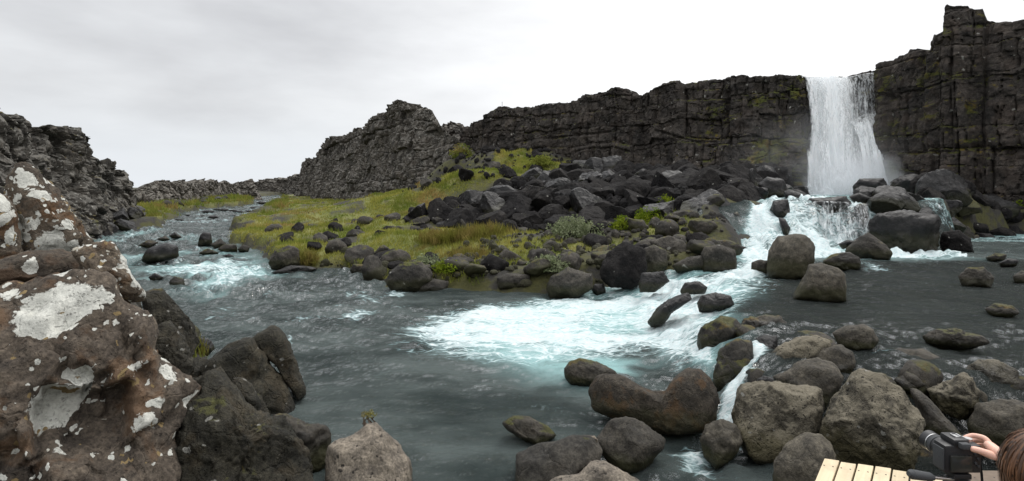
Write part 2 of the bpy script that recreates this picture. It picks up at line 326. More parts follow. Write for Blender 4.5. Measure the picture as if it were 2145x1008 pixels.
LP = [(650, 18.5, .22), (640, 24, .4), (560, 30, .38), (620, 45, .5), (680, 60, .6), (640, 90, .6), (600, 120, .5), (640, 150, .6), (760, 20, .4), (760, 32, .7), (800, 45, 1.0), (840, 58, 1.5), (760, 75, .9),
      (880, 17, .35), (900, 24, .75), (950, 32, 1.2), (920, 45, 2.2), (900, 55, 2.6), (1020, 16.5, .4), (1000, 23, .85), (1020, 32, 1.9), (1030, 40, 4.2), (1040, 46, 6), (980, 50, 5.6), (1100, 46, 6.2),
      (1150, 16.5, .5), (1150, 23, 1.05), (1150, 30, 2.1), (1150, 36, 3.2), (1150, 42, 5.0), (1300, 16.8, .7), (1300, 22, 1.35), (1300, 28, 2.4), (1300, 34, 3.2), (1300, 41, 4.2), (1450, 17, 1.0), (1450, 22, 1.9),
      (1450, 28, 3.0), (1450, 36, 3.7), (1550, 20, 1.9), (1550, 25, 2.9), (1560, 32, 3.3), (1600, 36, 3.6), (1800, 38, 3.6), (1900, 24, 2.6), (1870, 28, 3.1), (1950, 27, 2.8), (2050, 27, 1.7), (2145, 28.5, 1.6), (2100, 31, 2.6), (1850, 36, 4), (2300, 30, 2),
      (100, 10, 1.2), (0, 8, 1.5), (200, 8, .9), (300, 7, .8), (400, 6, .25), (200, 15, .8), (100, 25, 1.2), (200, 33, .7), (300, 44, .5), (345, 50, .5), (345, 60, .7), (420, 68, .6), (440, 85, .8), (470, 92, .8), (480, 115, .8), (500, 150, .8), (0, 20, 2), (-300, 20, 2.5), (350, 4, .4), (600, 3.5, .2), (420, 8, .2), (330, 10, .3)]
LPA = np.array([((a - CX) / F * b, b, c) for a, b, c in LP] + [(0, -10, 1.0), (-12, -6, 1.4), (12, -10, 1.2), (-150, 300, 1), (100, 300, 6), (200, 100, 8), (-200, 60, 4)])
def land(X, Y):
    num = np.zeros(X.shape); den = np.zeros(X.shape)
    for x, y, z in LPA:
        sc = max(6.0, math.hypot(x, y)); d2 = ((X - x) ** 2 + (Y - y) ** 2) / sc ** 2 + 1e-4
        w = d2 ** -1.9 / 1; num += w * z; den += w
    return num / den
def height(X, Y, detail=True):
    sd = sdf(X, Y, SH); wl = wlevel(X, Y); r = np.hypot(X, Y)
    if detail: sd = sd + 0.35 * fbm(np.stack([X * 0.6, Y * 0.6, X * 0], 1), 3, 5) * np.clip(r / 20, .5, 2)
    la = np.maximum(land(X, Y), wl * sstep(sd, -1.3, -.4) + 0.12)
    if detail:
        p = np.stack([X, Y, X * 0], 1)
        la = la + 0.10 * fbm(p * 0.9, 4, 9) * np.clip(-sd, 0, 1) + 0.22 * fbm(p * 0.22, 3, 19) * np.clip(-sd / 3, 0, 1)
    wb = wl - 0.08 - 0.5 * sstep(sd / 1.8)
    if detail: wb = wb + 0.05 * fbm(np.stack([X * 2, Y * 2, X * 0], 1), 3, 31)
    k = sstep(sd, -0.45, 0.12)
    return la * (1 - k) + wb * k, sd
def hz(x, y): return float(height(np.array([x]), np.array([y]), False)[0][0])

# ---------------------------------------------------------------- ground
def polar(nr, r0, r1, nfront, nback):
    th = np.concatenate([np.linspace(-1.0, 1.0, nfront), np.linspace(1.0, 2 * math.pi - 1.0, nback)[1:]])
    r = np.geomspace(r0, r1, nr); RR, TT = np.meshgrid(r, th, indexing='ij')
    return RR * np.sin(TT), RR * np.cos(TT), len(th)
X, Y, nc = polar(330, 0.6, 600, 800, 60)
H, SD = height(X.ravel(), Y.ravel())
GRASS_POLYS = [[(560, 432), (590, 418), (700, 412), (830, 418), (880, 440), (900, 470), (1000, 480), (1080, 500), (1060, 560), (900, 572), (800, 560), (640, 556), (540, 540), (490, 520), (455, 492), (500, 466), (590, 438)],]
gp = [gr(a, b, 0.55) for a, b in GRASS_POLYS[0]]
def grass_mask(x, y):
    z = CZ - 0
    m = sstep(sdf(x, y, gp) / np.maximum(1, np.hypot(x, y) / 22), -0.6, 0.9)
    # steep green patch below the middle cliff
    g2 = [(-9.5, 47), (-4, 45), (2.5, 44.5), (4.5, 40), (2.5, 37), (-1, 36.5), (-4, 36), (-6, 33), (-9, 32), (-12, 38), (-13, 44)]
    m = np.maximum(m, sstep(sdf(x, y, g2), -1.5, 1.5))
    g3 = [(-26, 38), (-29, 44), (-37, 56), (-38.5, 62), (-41.5, 73), (-39.5, 77), (-44, 87), (-50, 100), (-60, 120), (-64, 116), (-56, 92), (-50, 72), (-49, 62), (-40, 47), (-31, 42)]
    m = np.maximum(m, sstep(sdf(x, y, g3), -1.2, 1.0))
    g4 = [(-63, 146), (-52, 117), (-38, 95), (-40, 150)]
    m = np.maximum(m, sstep(sdf(x, y, g4), -3, 3))
    p = np.stack([x * 0.35, y * 0.35, x * 0], 1)
    g5 = [(-5, 17.4), (-3, 15.6), (0.5, 14.6), (2.5, 15.2), (5.5, 16), (7, 18.5), (6.5, 21), (3, 23.5), (-1, 24), (-3, 20)]
    m2 = sstep(sdf(x, y, g5), -1, 1) * sstep(fbm(p * 2.2, 3, 77), -0.45, 0.05)
    return np.maximum(m, m2) * sstep(fbm(p * 1.5, 4, 55), -0.48, -0.12)
GM = grass_mask(X.ravel(), Y.ravel()) * sstep(-SD, 0.05, 0.6)
g = G('meadow_and_gravel'); geo = g.n('ShaderNodeNewGeometry'); P = geo.outputs['Position']
at = g.n('ShaderNodeAttribute', attribute_name='grass')
rc = g.mix(g.noise(P, 3, 8, 0.7), (0.012, 0.0115, 0.010), (0.042, 0.038, 0.032))
rc = g.mix(g.rng(g.noise(P, 0.9, 8, .65), 0.44, 0.56), rc, g.mix(g.noise(P, 9, 6), (0.018, 0.020, 0.005), (0.080, 0.075, 0.018)))
gc = g.mix(g.rng(g.noise(P, 0.8, 6), 0.35, 0.65), (0.100, 0.118, 0.024), (0.165, 0.160, 0.044))
gc = g.mix(1.0, gc, g.mix(g.noise(P, 7, 8, 0.75), (0.35, 0.35, 0.35), (1.6, 1.6, 1.6)), 'MULTIPLY')
col = g.mix(at.outputs['Fac'], rc, gc)
b = g.n('ShaderNodeBsdfPrincipled', i_Roughness=0.95); g.l(col, b.inputs['Base Color'])
bp = g.n('ShaderNodeBump', i_Strength=0.9, i_Distance=0.12); g.l(g.noise(P, 4, 9, 0.7), bp.inputs['Height']); g.l(bp.outputs[0], b.inputs['Normal'])
g.l(b.outputs[0], g.out.inputs[0]); M['ground'] = g.m
me = mesh('ground', np.stack([X.ravel(), Y.ravel(), H], 1), gridfaces(*X.shape), True, {'grass': GM})
tag(link('ground', me, M['ground']), 'rocky river bank and bed with patches of green meadow', 'ground', kind='structure')

# ---------------------------------------------------------------- river water
X, Y, nc = polar(620, 2.0, 210, 1000, 24)
x, y = X.ravel(), Y.ravel(); wl = wlevel(x, y)
def plan(poly, z): return [gr(a, b, z) for a, b in poly]
def patch(poly, z, soft, off=0.0):
    P_ = plan(poly, z); return sstep(sdf(x, y, P_) + off, -soft, soft)
fan = [(848, 712), (870, 685), (930, 655), (1010, 637), (1110, 626), (1250, 612), (1335, 590), (1480, 600), (1500, 640), (1430, 690), (1500, 735), (1505, 775), (1420, 760), (1300, 752), (1180, 752), (1050, 748), (930, 735)]
foam = patch(fan, 0.05, 0.9, 0.18) * (0.84 + 0.34 * fbm(np.stack([x * 0.35, y * 1.3, x * 0], 1), 3, 47))
tint = patch([(960, 715), (1000, 665), (1110, 630), (1335, 590), (1560, 560), (1560, 660), (1500, 790), (1400, 825), (1200, 790), (1080, 752)], 0.1, 0.75)
foam = np.maximum(foam, 0.95 * patch([(1330, 592), (1400, 585), (1500, 600), (1560, 655), (1510, 690), (1430, 735), (1360, 700), (1300, 640)], 0.35, 0.6))
foam = np.maximum(foam, 1.05 * patch([(1480, 600), (1470, 585), (1545, 560), (1560, 520), (1610, 515), (1620, 575), (1560, 595)], 0.65, 0.5))
foam = np.maximum(foam, 0.75 * patch([(1380, 580), (1560, 560), (1640, 585), (1580, 625), (1480, 620), (1400, 605)], 0.62, 0.8))
casc = sstep(y, 15.8, 17.2) * sstep(x - np.interp(y, [16, 18.5, 20, 22], [7.1, 8.2, 9.3, 10.4]), -.25, .25) * (x < 15.2) * (y < 22.5)
cn = fbm(np.stack([x * 1.5, y * .55, x * 0], 1), 4, 151)
csteep = casc * (x > 11.0) * (x < 14.6) * sstep(y, 19.3, 19.6) * (y < 20.9)
foam = np.maximum(foam, casc * np.where(csteep > 0, 0.66 + .25 * cn, 0.90 + 0.38 * cn))
foam = np.maximum(foam, 0.55 * sstep(y, 20.5, 21.4) * (x > 14) * (x < 18.6) * (y < 22.3) * sstep(fbm(np.stack([x * .9, y * .9, x * 0], 1), 3, 3), -.3, .3))
foam = np.maximum(foam, 1.15 * sstep(y, 29.5, 33) * (x > 14) * (x < 27)); foam = np.maximum(foam, 0.55 * (y > 21.5) * (x > 9) * (x < 27) * (y < 40))
foam = np.maximum(foam, 1.1 * patch([(1492, 885), (1500, 835), (1525, 795), (1575, 765), (1615, 775), (1600, 800), (1560, 825), (1545, 885)], 0.25, 0.14))
foam = np.maximum(foam, 0.95 * patch([(1420, 745), (1500, 735), (1500, 790), (1440, 775)], 0.0, 0.25))
foam = np.maximum(foam, 0.78 * patch([(1405, 955), (1440, 925), (1490, 955), (1525, 1010), (1460, 1015)], 0.0, 0.2))
foam = np.maximum(foam, 0.60 * patch([(1800, 548), (1850, 552), (1880, 570), (1800, 568)], 0.65, 0.35))
foam = np.maximum(foam, 0.42 * patch([(1890, 540), (1990, 535), (2000, 545), (1900, 556)], 0.65, 0.4))
foam = np.maximum(foam, 0.52 * patch([(1820, 738), (1900, 738), (1900, 746), (1820, 745)], 0.65, 0.12))
pn = np.stack([x * 0.55, y * 0.33, x * 0], 1); runs = fbm(pn, 4, 41)
rap = patch([(215, 500), (300, 480), (420, 500), (520, 540), (600, 570), (560, 605), (440, 620), (330, 590), (240, 530)], 0.0, 1.6)
foam = np.maximum(foam, rap * sstep(runs, -0.15, 0.55) * 0.78)
mid = patch([(440, 620), (760, 600), (870, 640), (800, 690), (600, 720), (450, 690)], 0.0, 1.2)
foam = np.maximum(foam, mid * sstep(runs, 0.2, 0.7) * 0.60)
foam = np.maximum(foam, 0.85 * patch([(705, 665), (745, 645), (790, 650), (785, 662), (735, 672)], 0.0, 0.28))
foam = np.maximum(foam, 0.8 * patch([(795, 620), (820, 612), (860, 614), (840, 624)], 0.0, 0.28))
foam = np.maximum(foam, 0.75 * patch([(720, 615), (735, 608), (745, 618), (725, 625)], 0.0, 0.2))
foam = np.maximum(foam, 0.8 * patch([(600, 697), (610, 700), (613, 722), (603, 715)], 0.0, 0.12))
far = sstep(y, 22, 45) * (x < -10)
foam = np.maximum(foam, far * sstep(runs, 0.1, 0.8) * 0.55)
tint = np.maximum(tint, np.maximum(0.45 * casc * (csteep < .5), 0.8 * rap * sstep(runs, -.3, .4))); tint = np.maximum(tint, 0.6 * (y > 21.5) * (x > 9))
calm = patch([(640, 850), (900, 790), (1200, 830), (1250, 1010), (1100, 1300), (560, 1300), (560, 900)], 0.0, 0.9)
amp = 0.058 * (1 - 0.72 * calm) * (1 + 1.4 * rap + 0.9 * mid + 0.6 * far)
amp = np.where((x > dam_x(y) + 1), 0.042, amp)
rd = 1 - np.abs(fbm(np.stack([x * 0.75 + 0.4 * y, y * 1.5 - 0.3 * x, x * 0], 1), 3, 61)); chop = fbm(np.stack([x * 2.1 + .7 * y, y * 3.5, x * 0], 1), 4, 65)
amp = amp * (0.55 + 0.95 * sstep(fbm(np.stack([x * .22, y * .4, x * 0], 1), 3, 67), -.45, .5))
dz = amp * (1.4 * (rd - 0.7) + 1.0 * chop)
foam = np.maximum(foam, (0.50 * mid + 0.55 * rap + .35 * far) * sstep(1.4 * (rd - .7) + chop, 0.55, 1.0) * (x < dam_x(y)))
dz += np.clip(foam, 0, 1) * 0.06 * fbm(np.stack([x * 2.2, y * 2.2, x * 0], 1), 4, 71)
steep = np.clip(foam - 0.6, 0, 1) * sstep(x, 2.0, 3.5) * (y > 8) * (y < 24)
dz += steep * 0.26 * fbm(np.stack([x * 1.7, y * 1.7, x * 0], 1), 4, 73)
dz += casc * (0.30 * fbm(np.stack([x * 1.1, y * 1.1, x * 0], 1), 3, 153) + 0.20 * (1 - np.abs(fbm(np.stack([x * 2.6, y * .9, x * 0], 1), 3, 155))) - .12) * sstep(y, 16.5, 18)
tint = np.clip(tint, 0, 1) * sstep(fbm(np.stack([x * 0.8, y * 1.1, x * 0], 1), 3, 91), -0.9, 0.3)

g = G('river_water'); geo = g.n('ShaderNodeNewGeometry'); P = geo.outputs['Position']
af = g.n('ShaderNodeAttribute', attribute_name='foam').outputs['Fac']; ati = g.n('ShaderNodeAttribute', attribute_name='tint').outputs['Fac']
fl = g.scale(P, (0.72, 2.2, 1.0))
wv = g.vmath('ADD', fl, g.vmath('MULTIPLY', g.noisec(fl, 1.3, 4), (0.9, 0.9, 0.5)))
fn = g.noise(wv, 2.6, 10, 0.72); fn2 = g.noise(wv, 13, 6, 0.7)
lace = g.vor(wv, 3.6, 'DISTANCE_TO_EDGE', 0)
v = g.math('ADD', g.math('MULTIPLY', g.math('SUBTRACT', fn, 0.5), 1.5), g.math('MULTIPLY', g.math('SUBTRACT', fn2, 0.5), 0.55))
v = g.math('ADD', v, g.math('MULTIPLY', g.rng(lace, 0.12, 0.0), 0.22))
fm = g.rng(g.math('ADD', v, af), 0.50, 1.02)
fm = g.math('MULTIPLY', fm, g.rng(af, 0.02, 0.22))
mk_ = g.n('ShaderNodeAttribute', attribute_name='milky').outputs['Fac']
deep = g.mix(mk_, g.mix(g.noise(P, 0.5, 4), (0.014, 0.018, 0.017), (0.040, 0.046, 0.043)), g.mix(g.rng(g.noise(g.scale(P, (.5, 1, 1)), 0.8, 5), .35, .65), (0.028, 0.038, 0.037), (0.092, 0.112, 0.109)))
deep = g.mix(g.math('MULTIPLY', ati, 0.8), deep, (0.26, 0.43, 0.43))
dif = g.n('ShaderNodeBsdfDiffuse'); g.l(deep, dif.inputs[0])
tr = g.n('ShaderNodeBsdfTransparent'); tr.inputs[0].default_value = (0.55, 0.62, 0.56, 1)
m1 = g.n('ShaderNodeMixShader'); g.set(m1.inputs[0], g.math('SUBTRACT', g.math('SUBTRACT', 0.48, g.math('MULTIPLY', mk_, 0.20)), g.math('MULTIPLY', ati, 0.40), True)); g.l(dif.outputs[0], m1.inputs[1]); g.l(tr.outputs[0], m1.inputs[2])
gl = g.n('ShaderNodeBsdfGlossy', i_Roughness=0.03)
bh = g.math('ADD', g.noise(g.scale(P, (1, 1.8, 1)), 2.6, 6, 0.60, 1.0), g.math('MULTIPLY', g.noise(g.scale(P, (1, 1.6, 1)), 7, 6, 0.68, 1.2), 0.34))
bp = g.n('ShaderNodeBump', i_Strength=1.0, i_Distance=0.30); g.l(bh, bp.inputs['Height'])
fr = g.n('ShaderNodeFresnel', i_IOR=1.33); g.l(bp.outputs[0], fr.inputs['Normal']); g.l(bp.outputs[0], gl.inputs['Normal'])
m2 = g.n('ShaderNodeMixShader'); g.l(fr.outputs[0], m2.inputs[0]); g.l(m1.outputs[0], m2.inputs[1]); g.l(gl.outputs[0], m2.inputs[2])
fd = g.n('ShaderNodeBsdfPrincipled', i_Roughness=0.6); g.l(g.mix(g.math('MULTIPLY', g.rng(fm, .1, 1.0), g.rng(fn2, 0.25, 0.6)), (0.34, 0.54, 0.56), (0.65, 0.71, 0.72)), fd.inputs['Base Color'])
bp2 = g.n('ShaderNodeBump', i_Strength=0.7, i_Distance=0.10); g.l(g.math('ADD', fn, g.math('MULTIPLY', fn2, 0.6)), bp2.inputs['Height']); g.l(bp2.outputs[0], fd.inputs['Normal'])
m3 = g.n('ShaderNodeMixShader'); g.l(fm, m3.inputs[0]); g.l(m2.outputs[0], m3.inputs[1]); g.l(fd.outputs[0], m3.inputs[2])
g.l(m3.outputs[0], g.out.inputs[0]); M['water'] = g.m
WATER = (X.shape, x, y, wl, dz, foam, tint, np.clip(rap + mid + .7 * far + steep, 0, 1))

# ---------------------------------------------------------------- cliffs
def cliff(name, label, st, zb, res, mat, cell=(1.0, 1.0, 1.0), amp=0.5, batter=0.1, jag=0.4, fine=0.12, groove=0.25, back=14.0, seed=0, side=1, layers=0.0, bulge=0.0, warp=1.0, lumps=0.0, drop=0.06, bk_=1.0):
    pts = np.array([pt(a, c, b) for a, b, c in st])
    d = np.hypot(np.diff(pts[:, 0]), np.diff(pts[:, 1])); d = np.maximum(d, 0.02); S = np.concatenate([[0], np.cumsum(d)])
    n = max(8, int(S[-1] / res)); s = np.linspace(0, S[-1], n)
    px, py, pz = (np.interp(s, S, pts[:, k]) for k in range(3))
    k = max(3, int(3.0 / res)) | 1; ker = np.ones(k) / k                       # smoothed direction
    sxp, syp = (np.convolve(np.pad(a, k // 2, mode='edge'), ker, 'valid') for a in (px, py))
    tx, ty = np.gradient(sxp), np.gradient(syp); tl = np.hypot(tx, ty) + 1e-9; nx, ny = ty / tl, -tx / tl
    flip = np.where(nx * px + ny * py > 0, -1.0, 1.0) if side == 0 else side * np.ones(n); nx, ny = nx * flip, ny * flip
    q = np.stack([s / (1.5 * cell[0]), s * 0, s * 0], 1)
    f1, f2, hid = worley(q, seed + 5); f1b, f2b, hib = worley(q * 2.7, seed + 9)
    pz = pz + jag * ((hid - .5) * 1.2 + (hib - .5) * .7) + jag * .25 * fbm(q * 6, 3, seed)
    zmin = zb if np.ndim(zb) else np.full(n, zb)
    nv = max(10, int((pz.max() - zmin.min()) / res)); vv = np.linspace(0, 1, nv)
    Z = zmin[None] + vv[:, None] * (pz - zmin)[None]
    Xb = np.repeat(px[None], nv, 0); Yb = np.repeat(py[None], nv, 0)
    p = np.stack([Xb.ravel(), Yb.ravel(), Z.ravel()], 1)
    w = 0.35 * np.stack([fbm(p * 0.5, 2, seed + 1), fbm(p * 0.5, 2, seed + 2), fbm(p * 0.5, 2, seed + 3)], 1)
    pp = (p + w) / np.array([cell[0], cell[1], cell[2]])
    SS = np.repeat(s[None], nv, 0).ravel()
    wa = np.stack([SS * .45, p[:, 2] * .45, SS * 0], 1)
    ws, wz = 0.45 * warp * fbm(wa, 3, seed + 4), 0.45 * warp * fbm(wa, 3, seed + 6)
    disp = np.zeros(len(p))
    for lv, (bw, bh, aa, gg) in enumerate(((cell[0] * 2.1, cell[2] * 1.9, 1.15, 1.0), (cell[0], cell[2], 0.75, 0.75), (cell[0] * .43, cell[2] * .45, 0.40, 0.45))):
        u, t, hid2, e1, e2 = bricks(SS + ws * (0.6 + .2 * lv), p[:, 2] + wz * (0.6 + .2 * lv), bw, bh, seed + 50 + lv * 7)
        tilt = (_h(u, t, u * 0, seed + 90 + lv) - .5)
        disp += bk_ * amp * aa * ((hid2 - .5) + 0.7 * tilt * e2)
        disp -= bk_ * groove * gg * np.maximum(sstep(e1, 0.085, 0.0), 0.8 * sstep(np.abs(.5 - np.abs(e2)), 0.07, 0.0)) * sstep(_h(u, t, u * 0, seed + 95 + lv), 0.1, 0.5)
    if lumps:
        b1, b2, bh_ = worley(pp, seed + 13); c1, c2, ch = worley(pp * 2.1, seed + 17)
        disp += lumps * amp * (1.1 * (bh_ - .5) - 0.8 * b1 + 0.6 * (ch - .5) - 0.5 * c1) - lumps * groove * sstep(b2 - b1, 0.1, 0.0)
    disp += fine * fbm(p * 2.3, 4, seed + 23) + (0.6 + .9 * min(lumps, 1)) * amp * fbm(p * 0.16 * np.array([1, 1, .7]), 3, seed + 29)
    if layers:
        ly = p[:, 2] / layers + 0.35 * fbm(p * 0.12, 2, seed + 31); fr_ = ly - np.floor(ly)
        disp += 0.16 * (_h(np.floor(ly).astype(int), np.zeros(len(p), int), np.zeros(len(p), int), seed) - .5) - 0.22 * sstep(np.minimum(fr_, 1 - fr_), 0.05, 0.0) * sstep(fbm(p * .35, 2, seed + 33), -.1, .3)
    disp = disp.reshape(Z.shape) + (pz[None] - Z) * batter + bulge * (1 - vv[:, None]) ** 2
    Xf = Xb + nx[None] * disp; Yf = Yb + ny[None] * disp
    rows = [(Xf, Yf, Z)]
    bk = np.array([.025, .06, .1, .165, .26, .4, .6, 1.0]) * back; BX, BY, BZ = [], [], []
    for j, bd in enumerate(bk):
        qx = Xf[-1] - nx * bd; qy = Yf[-1] - ny * bd
        r = fbm(np.stack([qx, qy, qx * 0], 1) * 0.8, 3, seed + 37) + 0.6 * (hib - .5)
        BX.append(qx); BY.append(qy); BZ.append(pz - 0.05 - drop * bd + 0.14 * r * min(1, bd))
    BX.append(BX[-1] - nx * 1.5); BY.append(BY[-1] - ny * 1.5); BZ.append(zmin - 0.5)
    A = [np.vstack([Xf, *[b[None] for b in BX]]), np.vstack([Yf, *[b[None] for b in BY]]), np.vstack([Z, *[b[None] for b in BZ]])]
    v = np.stack([a.ravel() for a in A], 1); f = gridfaces(*A[0].shape)
    me = mesh(name, v, f, False)
    return tag(link(name, me, mat), label, 'cliff', 'rock walls of the gorge', 'structure')

cliff('cliff', 'long dark basalt wall with mossy ledges left of the tall waterfall',
      [(960, 54, 268), (985, 53, 262), (1000, 51, 256), (1040, 50, 228), (1075, 49, 222), (1110, 48.5, 224), (1160, 47, 216), (1205, 45.5, 210), (1215, 45, 198), (1260, 44, 186), (1300, 43, 182), (1330, 42.5, 190), (1342, 42.5, 200), (1352, 42, 192),
       (1400, 40.5, 175), (1480, 39, 164), (1560, 37.5, 158), (1640, 36.3, 155), (1688, 35.3, 157), (1700, 35.9, 166), (1760, 36.4, 166), (1780, 36.4, 156), (1800, 36.2, 150), (1835, 36, 144), (1880, 35.5, 138)],
      0.6, 0.085, M['cliff'], (1.25, 1.3, 1.9), 0.52, 0.05, 0.20, 0.10, 0.24, 22, 3, layers=3.4, lumps=0.18, warp=0.75)
cliff('cliff', 'tall brown basalt cliff with a block-topped tower right of the tall waterfall',
      [(1842, 35.5, 150), (1846, 34, 132), (1880, 32.8, 112), (1900, 32.2, 106), (1939, 31.2, 107), (1941, 30.8, 75), (1972, 30.2, 60), (1974, 29.8, 13), (2010, 29.5, 9), (2058, 29, 14), (2064, 28.8, 38), (2090, 28.3, 50), (2145, 27.4, 42), (2300, 25, 40), (2600, 22, 40), (3200, 19, 40)],
      0.3, 0.075, M['cliff_brown'], (1.15, 1.25, 2.8), 0.50, 0.05, 0.16, 0.09, 0.24, 22, 23, layers=5.0, warp=0.6, lumps=0.12)
cliff('cliff', 'lichen-flecked crag with a ragged peak beyond the meadow in the middle',
      [(634, 122, 345), (638, 117, 338), (645, 113, 334), (664, 105, 331), (668, 102, 306), (700, 88, 287), (755, 74, 268), (800, 66, 242), (825, 62, 222), (838, 61, 214), (858, 59, 215), (880, 57, 224), (900, 55.5, 236), (908, 54.8, 258), (940, 53, 284), (970, 51.8, 303), (1000, 50.3, 322), (1020, 49.5, 335)],
      0.0, 0.10, M['crag'], (2.7, 1.6, 2.3), 0.75, 0.06, 0.45, 0.06, 0.34, 2.6, 43, bulge=1.2, lumps=0.25, drop=1.5, bk_=0.95, warp=1.2)
cliff('cliff', 'low rocky hump seen in the gap between the ragged crag and the long wall', [(895, 66, 275), (915, 66, 266), (935, 65, 259), (955, 64, 259), (975, 63, 266), (1000, 62, 280)], 1.0, 0.14, M['crag'], (1.3, 1.3, 1.7), 0.5, 0.15, 0.5, 0.12, 0.3, 4, 53, lumps=1.0, drop=0.8, bk_=.5)
cliff('cliff', 'craggy mossy ridge dropping to the river behind the white lichen boulders',
      [(-420, 14, 195), (-150, 18, 212), (0, 22, 225), (40, 24, 250), (68, 25.5, 277), (90, 27, 270), (120, 28.5, 267), (155, 29.5, 266), (185, 32, 290), (202, 33.5, 322), (240, 36, 340), (275, 39, 362), (296, 41, 382), (303, 42.5, 415), (308, 43, 440)],
      -0.4, 0.075, M['left_crag'], (1.5, 1.2, 1.9), 0.60, 0.30, 0.40, 0.09, 0.28, 7, 63, bulge=0.5, lumps=0.8, drop=0.25, bk_=0.6, warp=2.0)
cliff('cliff', 'long low row of broken rock teeth behind the grassy strip across the river',
      [(255, 62, 400), (296, 64, 394), (312, 65, 386), (345, 67, 376), (366, 69, 378), (380, 71, 380), (393, 73, 379), (396, 73, 387), (410, 78, 383), (424, 84, 376), (428, 86, 387), (440, 90, 383), (462, 96, 374), (470, 98, 384), (482, 102, 379), (492, 106, 386), (505, 108, 381), (528, 110, 377), (534, 112, 388), (539, 114, 412)],
      -0.3, 0.13, M['crag'], (2.4, 1.5, 2.2), 0.6, 0.22, 0.35, 0.06, 0.30, 6, 73, lumps=0.6, drop=0.3, bk_=0.7, warp=1.8)
cliff('cliff', 'farthest grey rock wall closing the gorge where the river vanishes',
      [(505, 220, 384), (545, 205, 378), (575, 195, 372), (582, 192, 376), (600, 185, 372), (625, 165, 365), (660, 150, 362), (720, 140, 362)], -0.3, 0.30, M['crag'], (2.2, 2.2, 2.0), 0.9, 0.15, 0.5, 0.2, 0.4, 30, 83, lumps=0.4)

# ---------------------------------------------------------------- boulders traced one by one
def ray_r(poly, c, th):
    P_ = np.asarray(poly, float) - np.asarray(c); out_ = np.zeros(len(th)); dx, dy = np.cos(th), np.sin(th)
    for k in range(len(P_)):
        a, b_ = P_[k], P_[(k + 1) % len(P_)]; e = b_ - a
        den = dx * e[1] - dy * e[0]; den = np.where(np.abs(den) < 1e-12, 1e-12, den)
        t = (a[0] * e[1] - a[1] * e[0]) / den; u = (a[0] * dy - a[1] * dx) / den
        out_ = np.where((t > 0) & (u >= -1e-6) & (u <= 1 + 1e-6), np.maximum(out_, t), out_)
    return out_
def stone_mesh(name, dirs_faces, shape, size, seed, facets, sharp, rough, front=None, lump=0.0, crack=0.0):
    d, f = dirs_faces; rng = np.random.RandomState(seed)
    fac = np.ones(len(d))
    for k in range(facets):
        n = rng.normal(size=3)
        if front is not None: n[1] = -abs(n[1]) * 1.5 - 0.35 if rng.rand() < 0.8 else abs(n[1]) + .5
        n /= np.linalg.norm(n); h = rng.uniform(sharp[0], sharp[1]); c = d @ n
        fac = np.where(c > 0.05, np.minimum(fac, h / np.maximum(c, 0.05)), fac)
    p = shape(d, fac)
    q = p / size
    rad = p / (np.linalg.norm(p, axis=1)[:, None] + 1e-9)
    ck = fbm(q * 1.7 + .4 * fbm(q * 3, 2, seed + 8)[:, None], 3, seed + 9); dsp = -0.075 * crack * sstep(np.abs(ck), .055, 0) + 0.05 * fbm(q * 1.6, 3, seed) + rough * (0.035 * fbm(q * 4.5, 4, seed + 3) + 0.016 * fbm(q * 14, 3, seed + 5))
    if lump:
        a1, a2, ah = worley(q * 2.6 + 3, seed + 7); dsp += lump * (0.07 * (ah - .5) - 0.06 * sstep(a2 - a1, 0.1, 0))
    return mesh(name, p + rad * (dsp * size)[:, None], f, True)
BOULDERS = []
